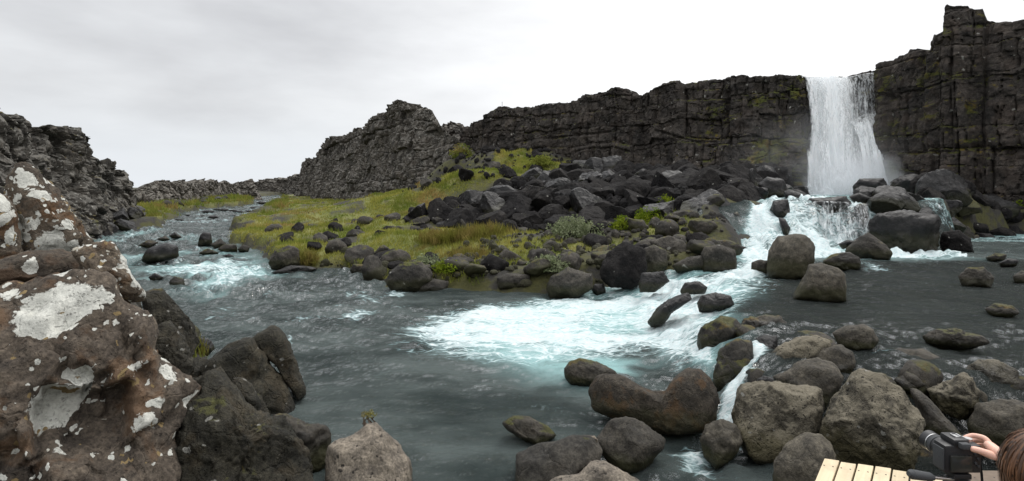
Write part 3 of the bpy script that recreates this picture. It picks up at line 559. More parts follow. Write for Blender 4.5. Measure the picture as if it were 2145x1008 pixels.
def boulder(label, poly, mat, Y=None, z0=0.0, th=0.85, seed=1, facets=7, sharp=(0.80, 0.97), rough=1.0, lvl=5, group=None, ext=0.25, lump=0.0, crack=0.0, box=2.5, ledge=None, cen=None, name='boulder', cat='boulder'):
    P_ = np.array(poly, float); w, h = np.ptp(P_[:, 0]), np.ptp(P_[:, 1]); yb = P_[:, 1].max()
    if Y is None:
        Yf = (CZ - z0) * F / (yb - HY); T = th * 0.5 * math.sqrt(w * h) / F * Yf; Yc = Yf + 0.45 * T
    else: Yc = Y; T = th * 0.5 * math.sqrt(w * h) / F * Yc
    c = cen or ((P_[:, 0].min() + P_[:, 0].max()) / 2, P_[:, 1].min() + 0.58 * h)
    r = Vector(((c[0] - CX) / F, 1, -(c[1] - HY) / F)); Cw = r * Yc + Vector((0, 0, CZ)); rn = r.normalized()
    right = rn.cross(Vector((0, 0, 1))).normalized(); up = right.cross(rn)
    uv = []
    for a, b_ in P_:
        q = Vector(((a - CX) / F, 1, -(b_ - HY) / F)); t = (Cw - Vector((0, 0, CZ))).dot(rn) / q.dot(rn); e = q * t + Vector((0, 0, CZ)) - Cw
        u, v = e.dot(right), e.dot(up); uv.append((u, v))
    size = 0.5 * math.sqrt(w * h) / F * Yc
    th_ = np.linspace(-math.pi, math.pi, 361); rr = ray_r(uv, (0, 0), th_)
    rr[:-1] = sum(np.roll(rr[:-1], k) for k in (-2, -1, 0, 1, 2)) / 5; rr[-1] = rr[0]
    def shape(d, fac):
        t = np.arctan2(d[:, 2], d[:, 0]); s = np.hypot(d[:, 0], d[:, 2]); R0 = np.interp(t, th_, rr)
        k = (s ** box + np.abs(d[:, 1]) ** box) ** (-1 / box) * (1 + (fac - 1) * (1.0 - 0.75 * sstep(s, 0.8, 1.0)))
        zz = R0 * s * k * np.sin(t); zz = np.where(zz < 0, zz * (1 + ext), zz)
        a = R0 * s * k * np.cos(t); bb = T * d[:, 1] * k
        return (np.outer(a, right) + np.outer(bb, rn) + np.outer(zz, up))
    me = stone_mesh(name, ico(lvl), shape, size, seed * 7 + 1, facets, sharp, rough, True, lump, crack)
    if ledge:
        co = np.empty(len(me.vertices) * 3, np.float32); me.vertices.foreach_get('co', co); co = co.reshape(-1, 3).astype(float); wv_ = co + np.array(Cw)
        qx = CX + F * wv_[:, 0] / wv_[:, 1]; qy = HY + F * (CZ - wv_[:, 2]) / wv_[:, 1]
        for line, dep, fade in ledge:
            L_ = np.array(line, float); yl = np.interp(qx, L_[:, 0], L_[:, 1]) + 7 * vnoise(np.stack([qx * .05, qx * 0, qx * 0], 1), 3)
            kk = sstep(qy - yl, -2, 7) * sstep(qy - yl, fade, fade * .25) * sstep(qx, L_[0, 0], L_[0, 0] + 25) * sstep(qx, L_[-1, 0], L_[-1, 0] - 25) * (co @ np.array(rn) < 0)
            co += np.outer(kk * dep, np.array(rn))
        me.vertices.foreach_set('co', co.astype(np.float32).ravel()); me.update()
    co = np.empty(len(me.vertices) * 3, np.float32); me.vertices.foreach_get('co', co); co = co.reshape(-1, 3) + np.array(Cw, np.float32)
    wz = wlevel(co[:, 0].astype(float), co[:, 1].astype(float)); at_ = me.attributes.new('wet', 'FLOAT', 'POINT')
    at_.data.foreach_set('value', sstep(co[:, 2] - wz + .05 * fbm(co.astype(float) * 5, 3, 7), .05 + .14 * min(1.5, Cw.y / 12), .0).astype(np.float32))
    o = link(name, me, M[mat], loc=Cw); tag(o, label, cat, group)
    BOULDERS.append((Cw.x, Cw.y, max(w, h) / 2 / F * Yc)); return o

GL = 'lichen-crusted boulders on the left bank'
boulder('huge rust-brown boulder splashed with big white lichen rosettes, lower left corner', [(-90, 630), (0, 600), (60, 590), (140, 581), (190, 578), (225, 592), (265, 640), (300, 655), (318, 700), (345, 770), (388, 820), (390, 850), (368, 900), (364, 1008), (358, 1090), (-120, 1090)], 'lichen', Y=4.2, th=0.75, ledge=[([(55, 870), (95, 800), (150, 808), (215, 812), (262, 792), (285, 800)], .34, 210), ([(105, 765), (140, 752), (200, 775), (245, 770)], .13, 60), ([(240, 640), (262, 690), (300, 760), (330, 800)], .10, 70)], crack=.8, rough=1.5, seed=1, facets=9, sharp=(0.74, 0.95), lvl=6, group=GL, ext=0.3, lump=0.6)
boulder('flat grey-brown slab lying on top of the huge white-spotted boulder', [(-90, 560), (0, 546), (60, 530), (120, 523), (165, 535), (178, 560), (176, 574), (120, 582), (60, 592), (0, 604), (-90, 615)], 'lichen_few', Y=4.7, th=1.0, seed=2, facets=6, sharp=(0.8, 0.95), lvl=5, group=GL, ext=0.0)
boulder('tilted block with white lichen top wedged between the slab and the river', [(150, 524), (200, 506), (235, 502), (255, 540), (285, 590), (306, 618), (302, 630), (265, 634), (240, 612), (200, 588), (170, 565)], 'lichen_slab', Y=4.75, th=0.8, crack=.8, rough=1.5, seed=3, facets=8, sharp=(0.7, 0.92), group=GL, ext=0.0, lump=0.5)
boulder('tall leaning slab with streaks of pale lichen behind the flat slab', [(38, 346), (62, 344), (100, 380), (140, 422), (170, 470), (198, 507), (190, 530), (110, 550), (30, 560), (15, 470), (5, 420), (18, 372)], 'lichen_slab', Y=5.8, th=0.6, crack=.8, rough=1.5, seed=4, facets=8, sharp=(0.72, 0.93), group=GL, ext=0.2, lump=0.5)
boulder('dark lichen-topped rock cut off by the left frame edge', [(-120, 400), (-20, 398), (12, 410), (28, 432), (45, 500), (46, 530), (0, 560), (-120, 570)], 'lichen_slab', Y=5.2, th=0.8, seed=5, facets=6, group=GL, ext=0.2)
boulder('smooth brown shoulder of rock right behind the huge lichen boulder, nearest the water', [(290, 612), (340, 604), (372, 636), (406, 680), (406, 712), (392, 735), (350, 725), (318, 700)], 'dark_left', Y=5.3, th=0.8, crack=.8, rough=1.5, seed=6, facets=7, group=GL)
boulder('rough grey lump between the huge lichen boulder and the cracked slabs', [(318, 690), (355, 672), (385, 705), (406, 763), (386, 796), (345, 800), (320, 740)], 'dark_left', Y=4.9, th=0.8, crack=.8, rough=1.5, seed=7, facets=8, sharp=(0.75, 0.93), group=GL)
GD = 'dark boulders at the lower left waterside'
boulder('wide dark slab with an orange lichen dot, left half of the split pair', [(405, 775), (455, 742), (500, 713), (530, 707), (560, 750), (598, 800), (616, 832), (620, 866), (560, 860), (520, 860), (450, 850), (410, 810)], 'dark_left', Y=6.9, th=0.8, box=4, crack=.8, rough=1.3, seed=8, facets=8, sharp=(0.75, 0.93), group=GD)
boulder('upright dark slab leaning over the water, right half of the split pair', [(515, 715), (570, 686), (586, 690), (605, 720), (625, 770), (641, 803), (639, 814), (618, 824), (592, 780), (560, 740), (534, 712)], 'dark_left', Y=7.25, th=0.9, box=4.5, crack=.5, rough=1.2, seed=9, facets=6, group=GD)
boulder('big dark grainy boulder in front of the split slabs at the bottom edge', [(372, 840), (395, 795), (420, 772), (455, 768), (476, 792), (510, 832), (540, 868), (600, 876), (625, 910), (645, 960), (662, 1010), (665, 1090), (345, 1090), (362, 900)], 'dark_left', Y=4.75, th=0.7, crack=.8, rough=1.5, seed=10, facets=10, sharp=(0.72, 0.94), lvl=6, group=GD, lump=0.5)
boulder('small knobbly stone wedged in front of the split dark slabs', [(484, 800), (492, 790), (512, 792), (532, 812), (546, 845), (540, 872), (522, 866), (500, 832)], 'dark_left', Y=5.7, th=0.9, seed=11, facets=8, sharp=(0.7, 0.9), lvl=4, group=GD)
boulder('dark mossy block right of the big grainy boulder, dipping into the pool', [(556, 868), (600, 868), (650, 890), (682, 892), (693, 915), (690, 960), (662, 986), (640, 965), (600, 905)], 'mossy', Y=5.45, th=0.9, crack=.8, rough=1.5, seed=12, facets=8, sharp=(0.72, 0.92), group=GD)
boulder('low black shrubby rock above the split slabs', [(405, 715), (425, 708), (442, 713), (450, 730), (435, 742), (408, 738)], 'wet', Y=8.2, seed=13, lvl=4, group=GD, rough=2.5)
boulder('pinkish beige boulder sprinkled with black spots at the bottom edge', [(688, 935), (705, 925), (732, 920), (752, 905), (768, 889), (790, 888), (815, 912), (838, 938), (857, 965), (864, 1010), (860, 1075), (690, 1075), (684, 1005)], 'beige', Y=5.1, th=0.85, seed=14, facets=5, sharp=(0.86, 0.98), rough=0.6, lvl=6)
GP = 'stones in the calm pool'
boulder('rounded stone with a green mossy left end beside the saddle-shaped boulder', [(1182, 772), (1195, 757), (1215, 751), (1250, 757), (1290, 778), (1288, 800), (1235, 806), (1195, 801), (1183, 787)], 'mossy', seed=15, facets=4, sharp=(0.86, 0.98), group=GP, lvl=5)
boulder('large saddle-shaped rusty boulder with a dip in its back', [(1234, 822), (1240, 800), (1252, 783), (1300, 782), (1338, 805), (1370, 821), (1394, 818), (1412, 790), (1440, 769), (1470, 770), (1495, 793), (1508, 840), (1504, 878), (1480, 902), (1400, 906), (1300, 878), (1240, 856)], 'rusty', th=0.65, seed=16, facets=3, sharp=(0.9, 0.99), rough=0.7, group=GP, lvl=6, cen=(1385, 850), ext=0.15)
boulder('small pale stone with a mossy skirt alone in the calm pool', [(1050, 886), (1075, 872), (1110, 873), (1150, 895), (1168, 912), (1130, 931), (1100, 921), (1060, 901)], 'mossy', seed=17, facets=5, group=GP)
boulder('smooth charcoal slab sloping into the pool at the bottom edge', [(1082, 952), (1130, 930), (1200, 911), (1245, 914), (1262, 944), (1256, 972), (1215, 1004), (1150, 1060), (1085, 1060), (1078, 975)], 'bank', Y=5.25, th=0.7, seed=18, facets=4, sharp=(0.86, 0.98), rough=0.6, group=GP)
boulder('olive-dark egg-shaped boulder next to the charcoal slab', [(1252, 917), (1280, 880), (1310, 873), (1350, 885), (1393, 920), (1393, 940), (1350, 976), (1310, 986), (1280, 966), (1255, 938)], 'round', th=0.9, seed=19, facets=6, sharp=(0.84, 0.97), group=GP)
boulder('beige humped rock at the bottom edge below the olive-dark egg-shaped boulder', [(1150, 1010), (1170, 997), (1210, 991), (1240, 968), (1270, 965), (1310, 990), (1345, 1012), (1350, 1075), (1150, 1075)], 'beige', Y=4.85, th=0.7, seed=20, facets=4, sharp=(0.86, 0.98), rough=0.7, group=GP)
boulder('dark stone at the foot of the little white spill, left of the big square block', [(1465, 922), (1480, 892), (1510, 878), (1545, 890), (1556, 925), (1532, 960), (1500, 973), (1475, 952)], 'round', th=0.9, seed=21, facets=6, group=GP)
boulder('tiny pale pebble lodged between charcoal slab and egg-shaped boulder', [(1237, 914), (1246, 913), (1253, 922), (1250, 928), (1242, 922)], 'beige', Y=5.3, seed=22, lvl=3, group=GP)
GR = 'boulders damming the upper pool near the boardwalk'
boulder('big square-topped grey block left of the largest boulder', [(1537, 822), (1548, 804), (1600, 800), (1665, 808), (1722, 813), (1723, 860), (1718, 905), (1690, 922), (1640, 946), (1600, 956), (1560, 942), (1537, 900)], 'pitted', Y=5.75, th=0.8, crack=.18, rough=1.0, box=6, seed=23, facets=8, sharp=(0.66, 0.90), lvl=6, group=GR)
boulder('dark rounded rock with a rusty top right above the boardwalk corner', [(1622, 965), (1650, 930), (1690, 905), (1722, 908), (1746, 940), (1748, 1008), (1740, 1070), (1640, 1070), (1618, 1000)], 'round', Y=4.85, th=0.85, seed=24, facets=6, group=GR)
boulder('largest pale brown boulder, pitted and pyramid-shaped, behind the boardwalk planks', [(1718, 900), (1750, 840), (1785, 786), (1800, 776), (1850, 785), (1900, 830), (1936, 880), (1936, 922), (1915, 972), (1880, 990), (1800, 990), (1750, 968), (1728, 932)], 'pitted', Y=5.2, th=0.9, crack=.18, rough=1.0, seed=25, facets=9, sharp=(0.62, 0.90), lvl=6, group=GR)
boulder('grey-brown boulder tucked between the square block and the black-spotted pale one', [(1622, 790), (1670, 760), (1712, 750), (1742, 760), (1766, 790), (1762, 815), (1727, 850), (1700, 850), (1640, 830)], 'round', Y=6.35, th=0.9, seed=26, facets=5, sharp=(0.85, 0.97), group=GR)
boulder('pale boulder with black spots on its top, above the small white spill', [(1600, 757), (1628, 727), (1670, 707), (1710, 703), (1740, 714), (1742, 737), (1705, 760), (1660, 785), (1625, 790), (1603, 777)], 'pitted', Y=7.0, th=0.85, seed=27, facets=5, sharp=(0.86, 0.98), group=GR)
boulder('dull olive rounded boulder right of the black-spotted pale one', [(1690, 748), (1720, 726), (1760, 723), (1785, 738), (1793, 765), (1782, 788), (1765, 800), (1735, 790), (1705, 775)], 'round', Y=6.75, th=0.9, seed=28, facets=5, group=GR)
boulder('smooth grey pebble-shaped boulder standing in the upper pool beyond the dam', [(1743, 697), (1770, 684), (1810, 678), (1830, 690), (1841, 715), (1830, 729), (1795, 736), (1758, 726)], 'round', z0=.64, seed=29, facets=4, sharp=(0.86, 0.98), rough=0.6)
boulder('angular black rock at the top of the rapids with a mossy flank', [(1458, 712), (1470, 685), (1510, 662), (1540, 668), (1556, 686), (1550, 706), (1530, 731), (1500, 739), (1465, 737)], 'mossy', z0=.2, seed=30, facets=8, sharp=(0.74, 0.92), group=GR)
boulder('low brown mossy rock behind the angular black rock', [(1548, 692), (1560, 668), (1600, 660), (1635, 663), (1652, 680), (1645, 702), (1600, 716), (1558, 714)], 'mossy', Y=8.9, seed=31, facets=7, group=GR, rough=1.6)
boulder('tall dark rock left of the small white spill', [(1494, 782), (1503, 750), (1520, 720), (1545, 708), (1576, 716), (1582, 760), (1562, 792), (1530, 812), (1510, 822), (1497, 808)], 'mossy', Y=7.5, seed=32, facets=8, sharp=(0.75, 0.93), group=GR)
boulder('wet black rock with water trickling over it, beside the tall dark rock', [(1572, 716), (1598, 702), (1630, 702), (1628, 728), (1606, 756), (1600, 785), (1574, 782)], 'wet', Y=7.75, seed=33, facets=5, group=GR)
boulder('small dark stone splitting the white spill behind the square block', [(1585, 795), (1600, 787), (1618, 792), (1625, 804), (1600, 810)], 'wet', Y=6.2, seed=34, lvl=4, group=GR)
boulder('long mossy stone running down beside the held camera', [(1903, 812), (1925, 815), (1960, 850), (1992, 885), (2022, 917), (1992, 935), (1940, 910), (1925, 870)], 'mossy', Y=5.5, th=0.8, seed=35, facets=6, group=GR)
boulder('knobbly pinkish boulder with bumps, centre of the right-hand trio', [(1944, 817), (1988, 797), (2015, 778), (2035, 790), (2056, 825), (2052, 855), (2010, 872), (1970, 855)], 'pitted', Y=6.0, seed=36, facets=9, sharp=(0.74, 0.93), rough=1.5, group=GR, lump=0.8)
boulder('brown speckled boulder, farthest of the right-hand trio', [(2018, 776), (2050, 752), (2090, 755), (2125, 773), (2144, 800), (2140, 828), (2090, 838), (2050, 830)], 'pitted', Y=6.6, seed=37, facets=6, group=GR)
boulder('smooth purple-grey boulder just above the woman\'s hand', [(2027, 882), (2050, 847), (2100, 835), (2145, 843), (2215, 868), (2230, 940), (2130, 945), (2060, 922), (2030, 902)], 'round', Y=5.5, seed=38, facets=5, sharp=(0.86, 0.98), group=GR)
boulder('low orange-mossed stone awash right of the largest boulder', [(1872, 795), (1898, 778), (1920, 788), (1942, 808), (1905, 825), (1882, 815)], 'mossy', Y=6.3, seed=39, facets=6, lvl=4, group=GR)
GU = 'stones standing in the upper pool'
boulder('flat mossy stone barely above the dark water, nearest the woman', [(1932, 705), (1958, 689), (2000, 690), (2058, 704), (2072, 720), (2030, 729), (1970, 727), (1940, 720)], 'mossy', z0=.64, seed=40, facets=7, rough=1.8, group=GU)
boulder('low olive stone in the dark water near the right frame edge', [(2062, 647), (2085, 635), (2120, 640), (2139, 656), (2110, 666), (2075, 662)], 'mossy', z0=.64, seed=41, facets=5, lvl=4, group=GU)
boulder('grey stone with yellow lichen crown and rusty waterline in the right pool', [(2008, 580), (2028, 561), (2062, 560), (2082, 582), (2079, 602), (2018, 602)], 'bank', z0=.64, seed=42, facets=6, group=GU)
boulder('dark stone in the right pool at the frame edge', [(2120, 578), (2140, 567), (2182, 570), (2185, 594), (2124, 594)], 'mossy', z0=.64, seed=43, lvl=4, group=GU)
boulder('great round-shouldered brown boulder below the cascade', [(1607, 562), (1609, 527), (1628, 497), (1665, 488), (1690, 492), (1706, 515), (1709, 547), (1692, 578), (1650, 584), (1609, 577)], 'round', z0=.65, th=0.95, seed=44, facets=3, sharp=(0.9, 0.99), rough=0.7, group=GU)
boulder('five-sided brown boulder standing in front of the great round-shouldered one', [(1652, 626), (1680, 590), (1694, 555), (1720, 551), (1757, 560), (1771, 573), (1771, 626), (1700, 630)], 'round', z0=.65, th=0.9, seed=45, facets=5, sharp=(0.8, 0.93), rough=0.8, group=GU)
boulder('small round stone touching the left side of the great brown boulder', [(1572, 566), (1575, 550), (1590, 544), (1610, 547), (1610, 574), (1580, 573)], 'round', z0=.65, seed=46, facets=3, lvl=4, group=GU)
boulder('dark mossy-ended stone behind the five-sided boulder', [(1722, 548), (1740, 533), (1780, 528), (1800, 540), (1804, 560), (1780, 565), (1735, 563)], 'mossy', z0=.65, seed=47, facets=5, group=GU)
boulder('grey sloping boulder in front of the big black block', [(1770, 525), (1800, 495), (1820, 488), (1845, 505), (1870, 530), (1866, 543), (1800, 546)], 'bank', Y=16.8, seed=48, facets=6, group=GU)
boulder('small flat dark stone at the foot of the right curtain of the cascade', [(1755, 512), (1775, 502), (1795, 505), (1790, 517), (1765, 520)], 'wet', Y=17.5, seed=49, lvl=4, group=GU)
boulder('big black block right of the cascade', [(1810, 505), (1818, 470), (1838, 447), (1880, 441), (1930, 448), (1962, 455), (1969, 480), (1966, 527), (1930, 533), (1870, 526), (1830, 512)], 'wet', Y=18.9, box=4, th=0.85, seed=50, facets=10, sharp=(0.72, 0.92), rough=1.4, group=GU, lump=0.7)
boulder('blocky slate-grey rock at the right end of the big black block', [(1967, 508), (1975, 485), (2010, 482), (2032, 500), (2040, 527), (2010, 536), (1975, 533)], 'talus', Y=18.6, seed=51, facets=8, sharp=(0.72, 0.92), group=GU)
boulder('half-sunken brown stone near the far right shore of the pool', [(2065, 540), (2085, 530), (2110, 533), (2105, 545), (2075, 548)], 'mossy', Y=16, seed=71, lvl=4, group=GU)
boulder('low dark rock breaking the water below the pinkish shore stone', [(2090, 552), (2112, 541), (2135, 545), (2130, 557), (2100, 559)], 'wet', Y=14.8, seed=72, lvl=4, group=GU)
GC = 'rocks splitting the cascade'
boulder('dark rock splitting the cascade into two curtains', [(1612, 440), (1620, 421), (1650, 418), (1656, 440), (1652, 466), (1630, 457)], 'wet', Y=20.2, th=1.0, seed=52, facets=6, group=GC)
boulder('narrow wet stone hanging below the rock that splits the cascade', [(1630, 455), (1645, 458), (1655, 478), (1652, 496), (1640, 492)], 'wet', Y=19.2, seed=53, lvl=4, group=GC)
boulder('flat grey wet slab on the lip of the right cascade curtain', [(1668, 440), (1698, 416), (1770, 411), (1786, 426), (1757, 447), (1720, 444)], 'wet', Y=20.9, th=0.9, seed=54, facets=5, group=GC)
boulder('brown stone on the lip between cascade and side spill', [(1778, 412), (1800, 403), (1826, 415), (1822, 432), (1790, 428)], 'wet', Y=21.2, seed=55, lvl=4, group=GC)
boulder('mossy post-like rock at the right edge of the cascade curtain', [(1788, 435), (1800, 425), (1816, 427), (1820, 452), (1813, 486), (1802, 465)], 'mossy', Y=20.3, seed=56, lvl=4, group=GC)
boulder('long black rock above the thin side spill', [(1843, 418), (1868, 405), (1930, 411), (1942, 440), (1900, 442), (1850, 428)], 'wet', Y=22.6, seed=57, facets=6, group=GC)
boulder('black rock on the left brink of the cascade', [(1640, 402), (1655, 396), (1690, 410), (1682, 428), (1650, 424)], 'wet', Y=22.4, seed=58, lvl=4, group=GC)
boulder('large angular rock at the left foot of the tall waterfall', [(1588, 385), (1608, 370), (1640, 376), (1652, 405), (1635, 425), (1595, 420)], 'wet', Y=24.5, seed=59, facets=8, sharp=(0.75, 0.93), group=GC)
boulder('dark rock misted by spray at the right foot of the tall waterfall', [(1786, 390), (1800, 375), (1850, 374), (1862, 395), (1842, 408), (1790, 405)], 'wet', Y=28, seed=60, facets=6, group=GC)
GQ = 'rocks standing in the rapids'
boulder('black wet rock in the middle of the rapids, right of the chain', [(1460, 636), (1470, 618), (1500, 613), (1530, 620), (1540, 642), (1510, 652), (1465, 650)], 'wet', Y=10.6, seed=61, facets=6, group=GQ)
boulder('small foam-wrapped rock highest in the rapids', [(1424, 608), (1435, 592), (1465, 589), (1482, 602), (1476, 614), (1430, 615)], 'wet', Y=12, seed=62, lvl=4, group=GQ)
boulder('slanting wet rock on the left of the rapids with water running over it', [(1357, 668), (1375, 645), (1400, 628), (1440, 612), (1452, 627), (1405, 655), (1387, 675), (1365, 677)], 'wet', Y=10.6, seed=63, facets=7, group=GQ, cen=(1400, 645))
GB = 'grey boulders along the middle bank'
boulder('block-shaped grey boulder at the water beside the foot of the cascade', [(1470, 532), (1475, 517), (1510, 514), (1540, 525), (1543, 562), (1530, 569), (1472, 567)], 'bank', box=4, z0=.62, seed=64, facets=7, sharp=(0.8, 0.94), group=GB)
boulder('rounded boulder leaning on the biggest bank boulder', [(1348, 522), (1370, 512), (1395, 525), (1398, 557), (1380, 574), (1355, 570)], 'bank', z0=.45, seed=65, facets=4, group=GB)
boulder('biggest dark boulder of the middle bank, above the start of the foam', [(1258, 562), (1275, 525), (1310, 509), (1350, 520), (1356, 562), (1345, 584), (1320, 596), (1280, 594), (1260, 578)], 'talus', z0=.3, seed=66, facets=8, sharp=(0.76, 0.94), group=GB)
boulder('wedge of dark rock at the water where the foam begins', [(1337, 592), (1345, 572), (1390, 569), (1402, 590), (1372, 608), (1340, 608)], 'wet', z0=.35, seed=67, facets=7, group=GB)
boulder('domed charcoal boulder at the left end of the rocky point', [(807, 590), (815, 568), (835, 553), (880, 549), (902, 565), (906, 587), (870, 608), (825, 610)], 'bank', seed=68, facets=4, sharp=(0.87, 0.98), group=GB, rough=1.4)
boulder('flat-topped pale slab right of the domed charcoal boulder', [(858, 602), (900, 584), (940, 589), (937, 610), (870, 615)], 'bank', Y=14.9, seed=69, lvl=4, group=GB)
boulder('cluster-like grey boulder with a yellow grass tuft beside it on the meadow shore', [(563, 548), (575, 525), (605, 514), (625, 520), (632, 552), (600, 565), (568, 561)], 'bank', seed=70, facets=9, sharp=(0.72, 0.92), group=GB)
boulder('flat black ledge awash below the grey boulder on the meadow shore', [(565, 572), (610, 556), (650, 558), (672, 564), (640, 572), (600, 577)], 'wet', Y=18.0, seed=73, facets=6, group=GB)
boulder('wedge-shaped dark slab tilted at the small inlet', [(733, 545), (740, 516), (765, 520), (792, 530), (802, 546), (760, 552)], 'bank', Y=20, seed=74, facets=6, group=GB)
boulder('squat brown rock in the water below the tilted slab', [(733, 567), (740, 553), (785, 555), (788, 573), (740, 576)], 'mossy', Y=18, seed=75, facets=5, group=GB)
boulder('dark two-humped boulder at the water near the pale willow', [(1143, 602), (1155, 580), (1190, 559), (1240, 575), (1247, 602), (1200, 624), (1150, 622)], 'bank', z0=.0, seed=76, facets=8, sharp=(0.74, 0.94), group=GB, lump=0.6)
boulder('long flat pale block on the mossy waterline', [(1040, 582), (1060, 572), (1110, 575), (1110, 602), (1045, 604)], 'bank', Y=14.8, seed=77, facets=5, group=GB)
boulder('small dark stone in the water right of the two-humped boulder', [(1238, 607), (1245, 595), (1265, 595), (1270, 612), (1250, 620)], 'wet', Y=14.3, seed=78, lvl=4, group=GB)
boulder('low wedge between rounded boulder and block-shaped boulder', [(1408, 556), (1440, 540), (1475, 534), (1480, 564), (1420, 569)], 'bank', Y=14.6, seed=79, facets=6, group=GB)
boulder('pale-topped boulder above the rounded one on the bank', [(1360, 505), (1400, 494), (1430, 505), (1452, 530), (1425, 548), (1380, 540)], 'bank', Y=16.2, seed=80, facets=6, group=GB)
boulder('square-faced charcoal boulder beside the thin trickle left of the cascade', [(1459, 472), (1475, 450), (1510, 447), (1531, 470), (1522, 498), (1480, 504), (1462, 497)], 'talus', Y=19.2, seed=81, facets=7, group=GB)
boulder('moss-draped boulder touching the left edge of the cascade', [(1508, 452), (1545, 444), (1567, 470), (1557, 489), (1525, 486)], 'mossy', Y=19.9, seed=82, facets=5, group=GB)
boulder('low rock reaching into the cascade foot', [(1515, 518), (1540, 511), (1565, 518), (1560, 526), (1530, 526)], 'wet', Y=17.6, seed=83, lvl=4, group=GB)
boulder('pyramid-shaped rough boulder standing at the edge of the meadow', [(1026, 492), (1045, 472), (1062, 459), (1076, 463), (1096, 490), (1086, 513), (1040, 511)], 'talus', Y=22, seed=84, facets=8, sharp=(0.75, 0.92), group=GB, rough=1.6)
GV = 'stones in the river on the left'
for lab, poly, mt, sd_i in (
        ('large split dark stone in the left river, biggest there', [(294, 546), (310, 520), (350, 508), (372, 515), (374, 538), (330, 547), (310, 550)], 'wet', 1),
        ('upright thumb-shaped stone in the left river', [(414, 515), (418, 495), (426, 485), (441, 488), (446, 513)], 'wet', 2),
        ('pale sloping stone leaning on the thumb-shaped one', [(440, 512), (462, 500), (482, 518), (450, 522)], 'bank', 3),
        ('brown block downstream of the thumb-shaped stone', [(456, 522), (470, 512), (495, 512), (499, 526), (468, 529)], 'mossy', 4),
        ('flat olive stone below the thumb-shaped stone', [(414, 531), (435, 520), (463, 531), (425, 534)], 'mossy', 5),
        ('brown mossy stone just upstream of the large split stone', [(288, 515), (310, 502), (333, 508), (310, 521)], 'mossy', 6),
        ('round dark stone low in the left river near the lichen boulders', [(354, 591), (365, 578), (385, 585), (389, 600), (358, 602)], 'bank', 7),
        ('half-drowned stone left of the round dark stone', [(310, 581), (325, 572), (347, 582), (318, 590)], 'wet', 8),
        ('small flat stone behind the large split stone', [(327, 501), (345, 494), (358, 502), (340, 505)], 'mossy', 9),
        ('small pointed stone upstream right of the large split stone', [(354, 494), (366, 486), (383, 497), (360, 499)], 'wet', 10),
        ('low stone at the edge of the meadow, tip of the point', [(497, 522), (510, 512), (524, 518), (520, 527), (502, 528)], 'bank', 11),
        ('tiny drowned stone below the meadow point', [(463, 536), (480, 532), (492, 537), (478, 540)], 'wet', 12)):
    boulder(lab, poly, mt, seed=100 + sd_i, facets=6, sharp=(0.76, 0.94), lvl=4, group=GV, name='stone', cat='stone')
for k, (a, b_, s) in enumerate([(436, 445, 16), (375, 462, 12), (455, 440, 10), (470, 441, 13), (488, 442, 10), (500, 445, 12), (520, 443, 9), (530, 436, 8), (556, 440, 7), (447, 456, 14), (487, 452, 7), (548, 426, 13), (572, 426, 8), (395, 452, 8), (425, 453, 7), (553, 447, 7), (585, 418, 9)]):
    boulder('tiny dark stone breaking the far shallows of the river', [(a - s, b_), (a - s * .5, b_ - s * .28), (a + s * .4, b_ - s * .3), (a + s, b_ - .05 * s), (a, b_ + s * .15)], 'wet', seed=140 + k, lvl=3, facets=5, group='far stones in the shallows', name='stone', cat='stone')

# ---------------------------------------------------------------- the water sheet itself
shp, x, y, wl, dz, foam, tint, cur = WATER
for a, b_, r in BOULDERS:
    k = np.nonzero((np.abs(x - a) < 2 * r + .4) & (np.abs(y - b_) < 2 * r + .4))[0]
    if len(k):
        d = np.hypot(x[k] - a, y[k] - b_); q = 0.75 * sstep(d, r * 1.25 + .22, r * 0.9) * (0.25 + 0.75 * cur[k]) * sstep(fbm(np.stack([x[k] * 2.2, y[k] * 2.2, 0 * k], 1), 3, 201), -.35, .5)
        foam[k] = np.maximum(foam[k], q)
SDW = sdf(x, y, SH); dz -= 4.0 * sstep(-SDW, 0.6, 2.2)
me = mesh('water', np.stack([x, y, wl + dz], 1), gridfaces(*shp), True, {'foam': foam, 'tint': tint, 'milky': np.where(y > 16, 1.0, 1 - .85 * sstep(x - dam_x(y), -.3, .8))})
tag(link('water', me, M['water']), 'dark clear river breaking into white and turquoise foam', 'water', kind='structure')


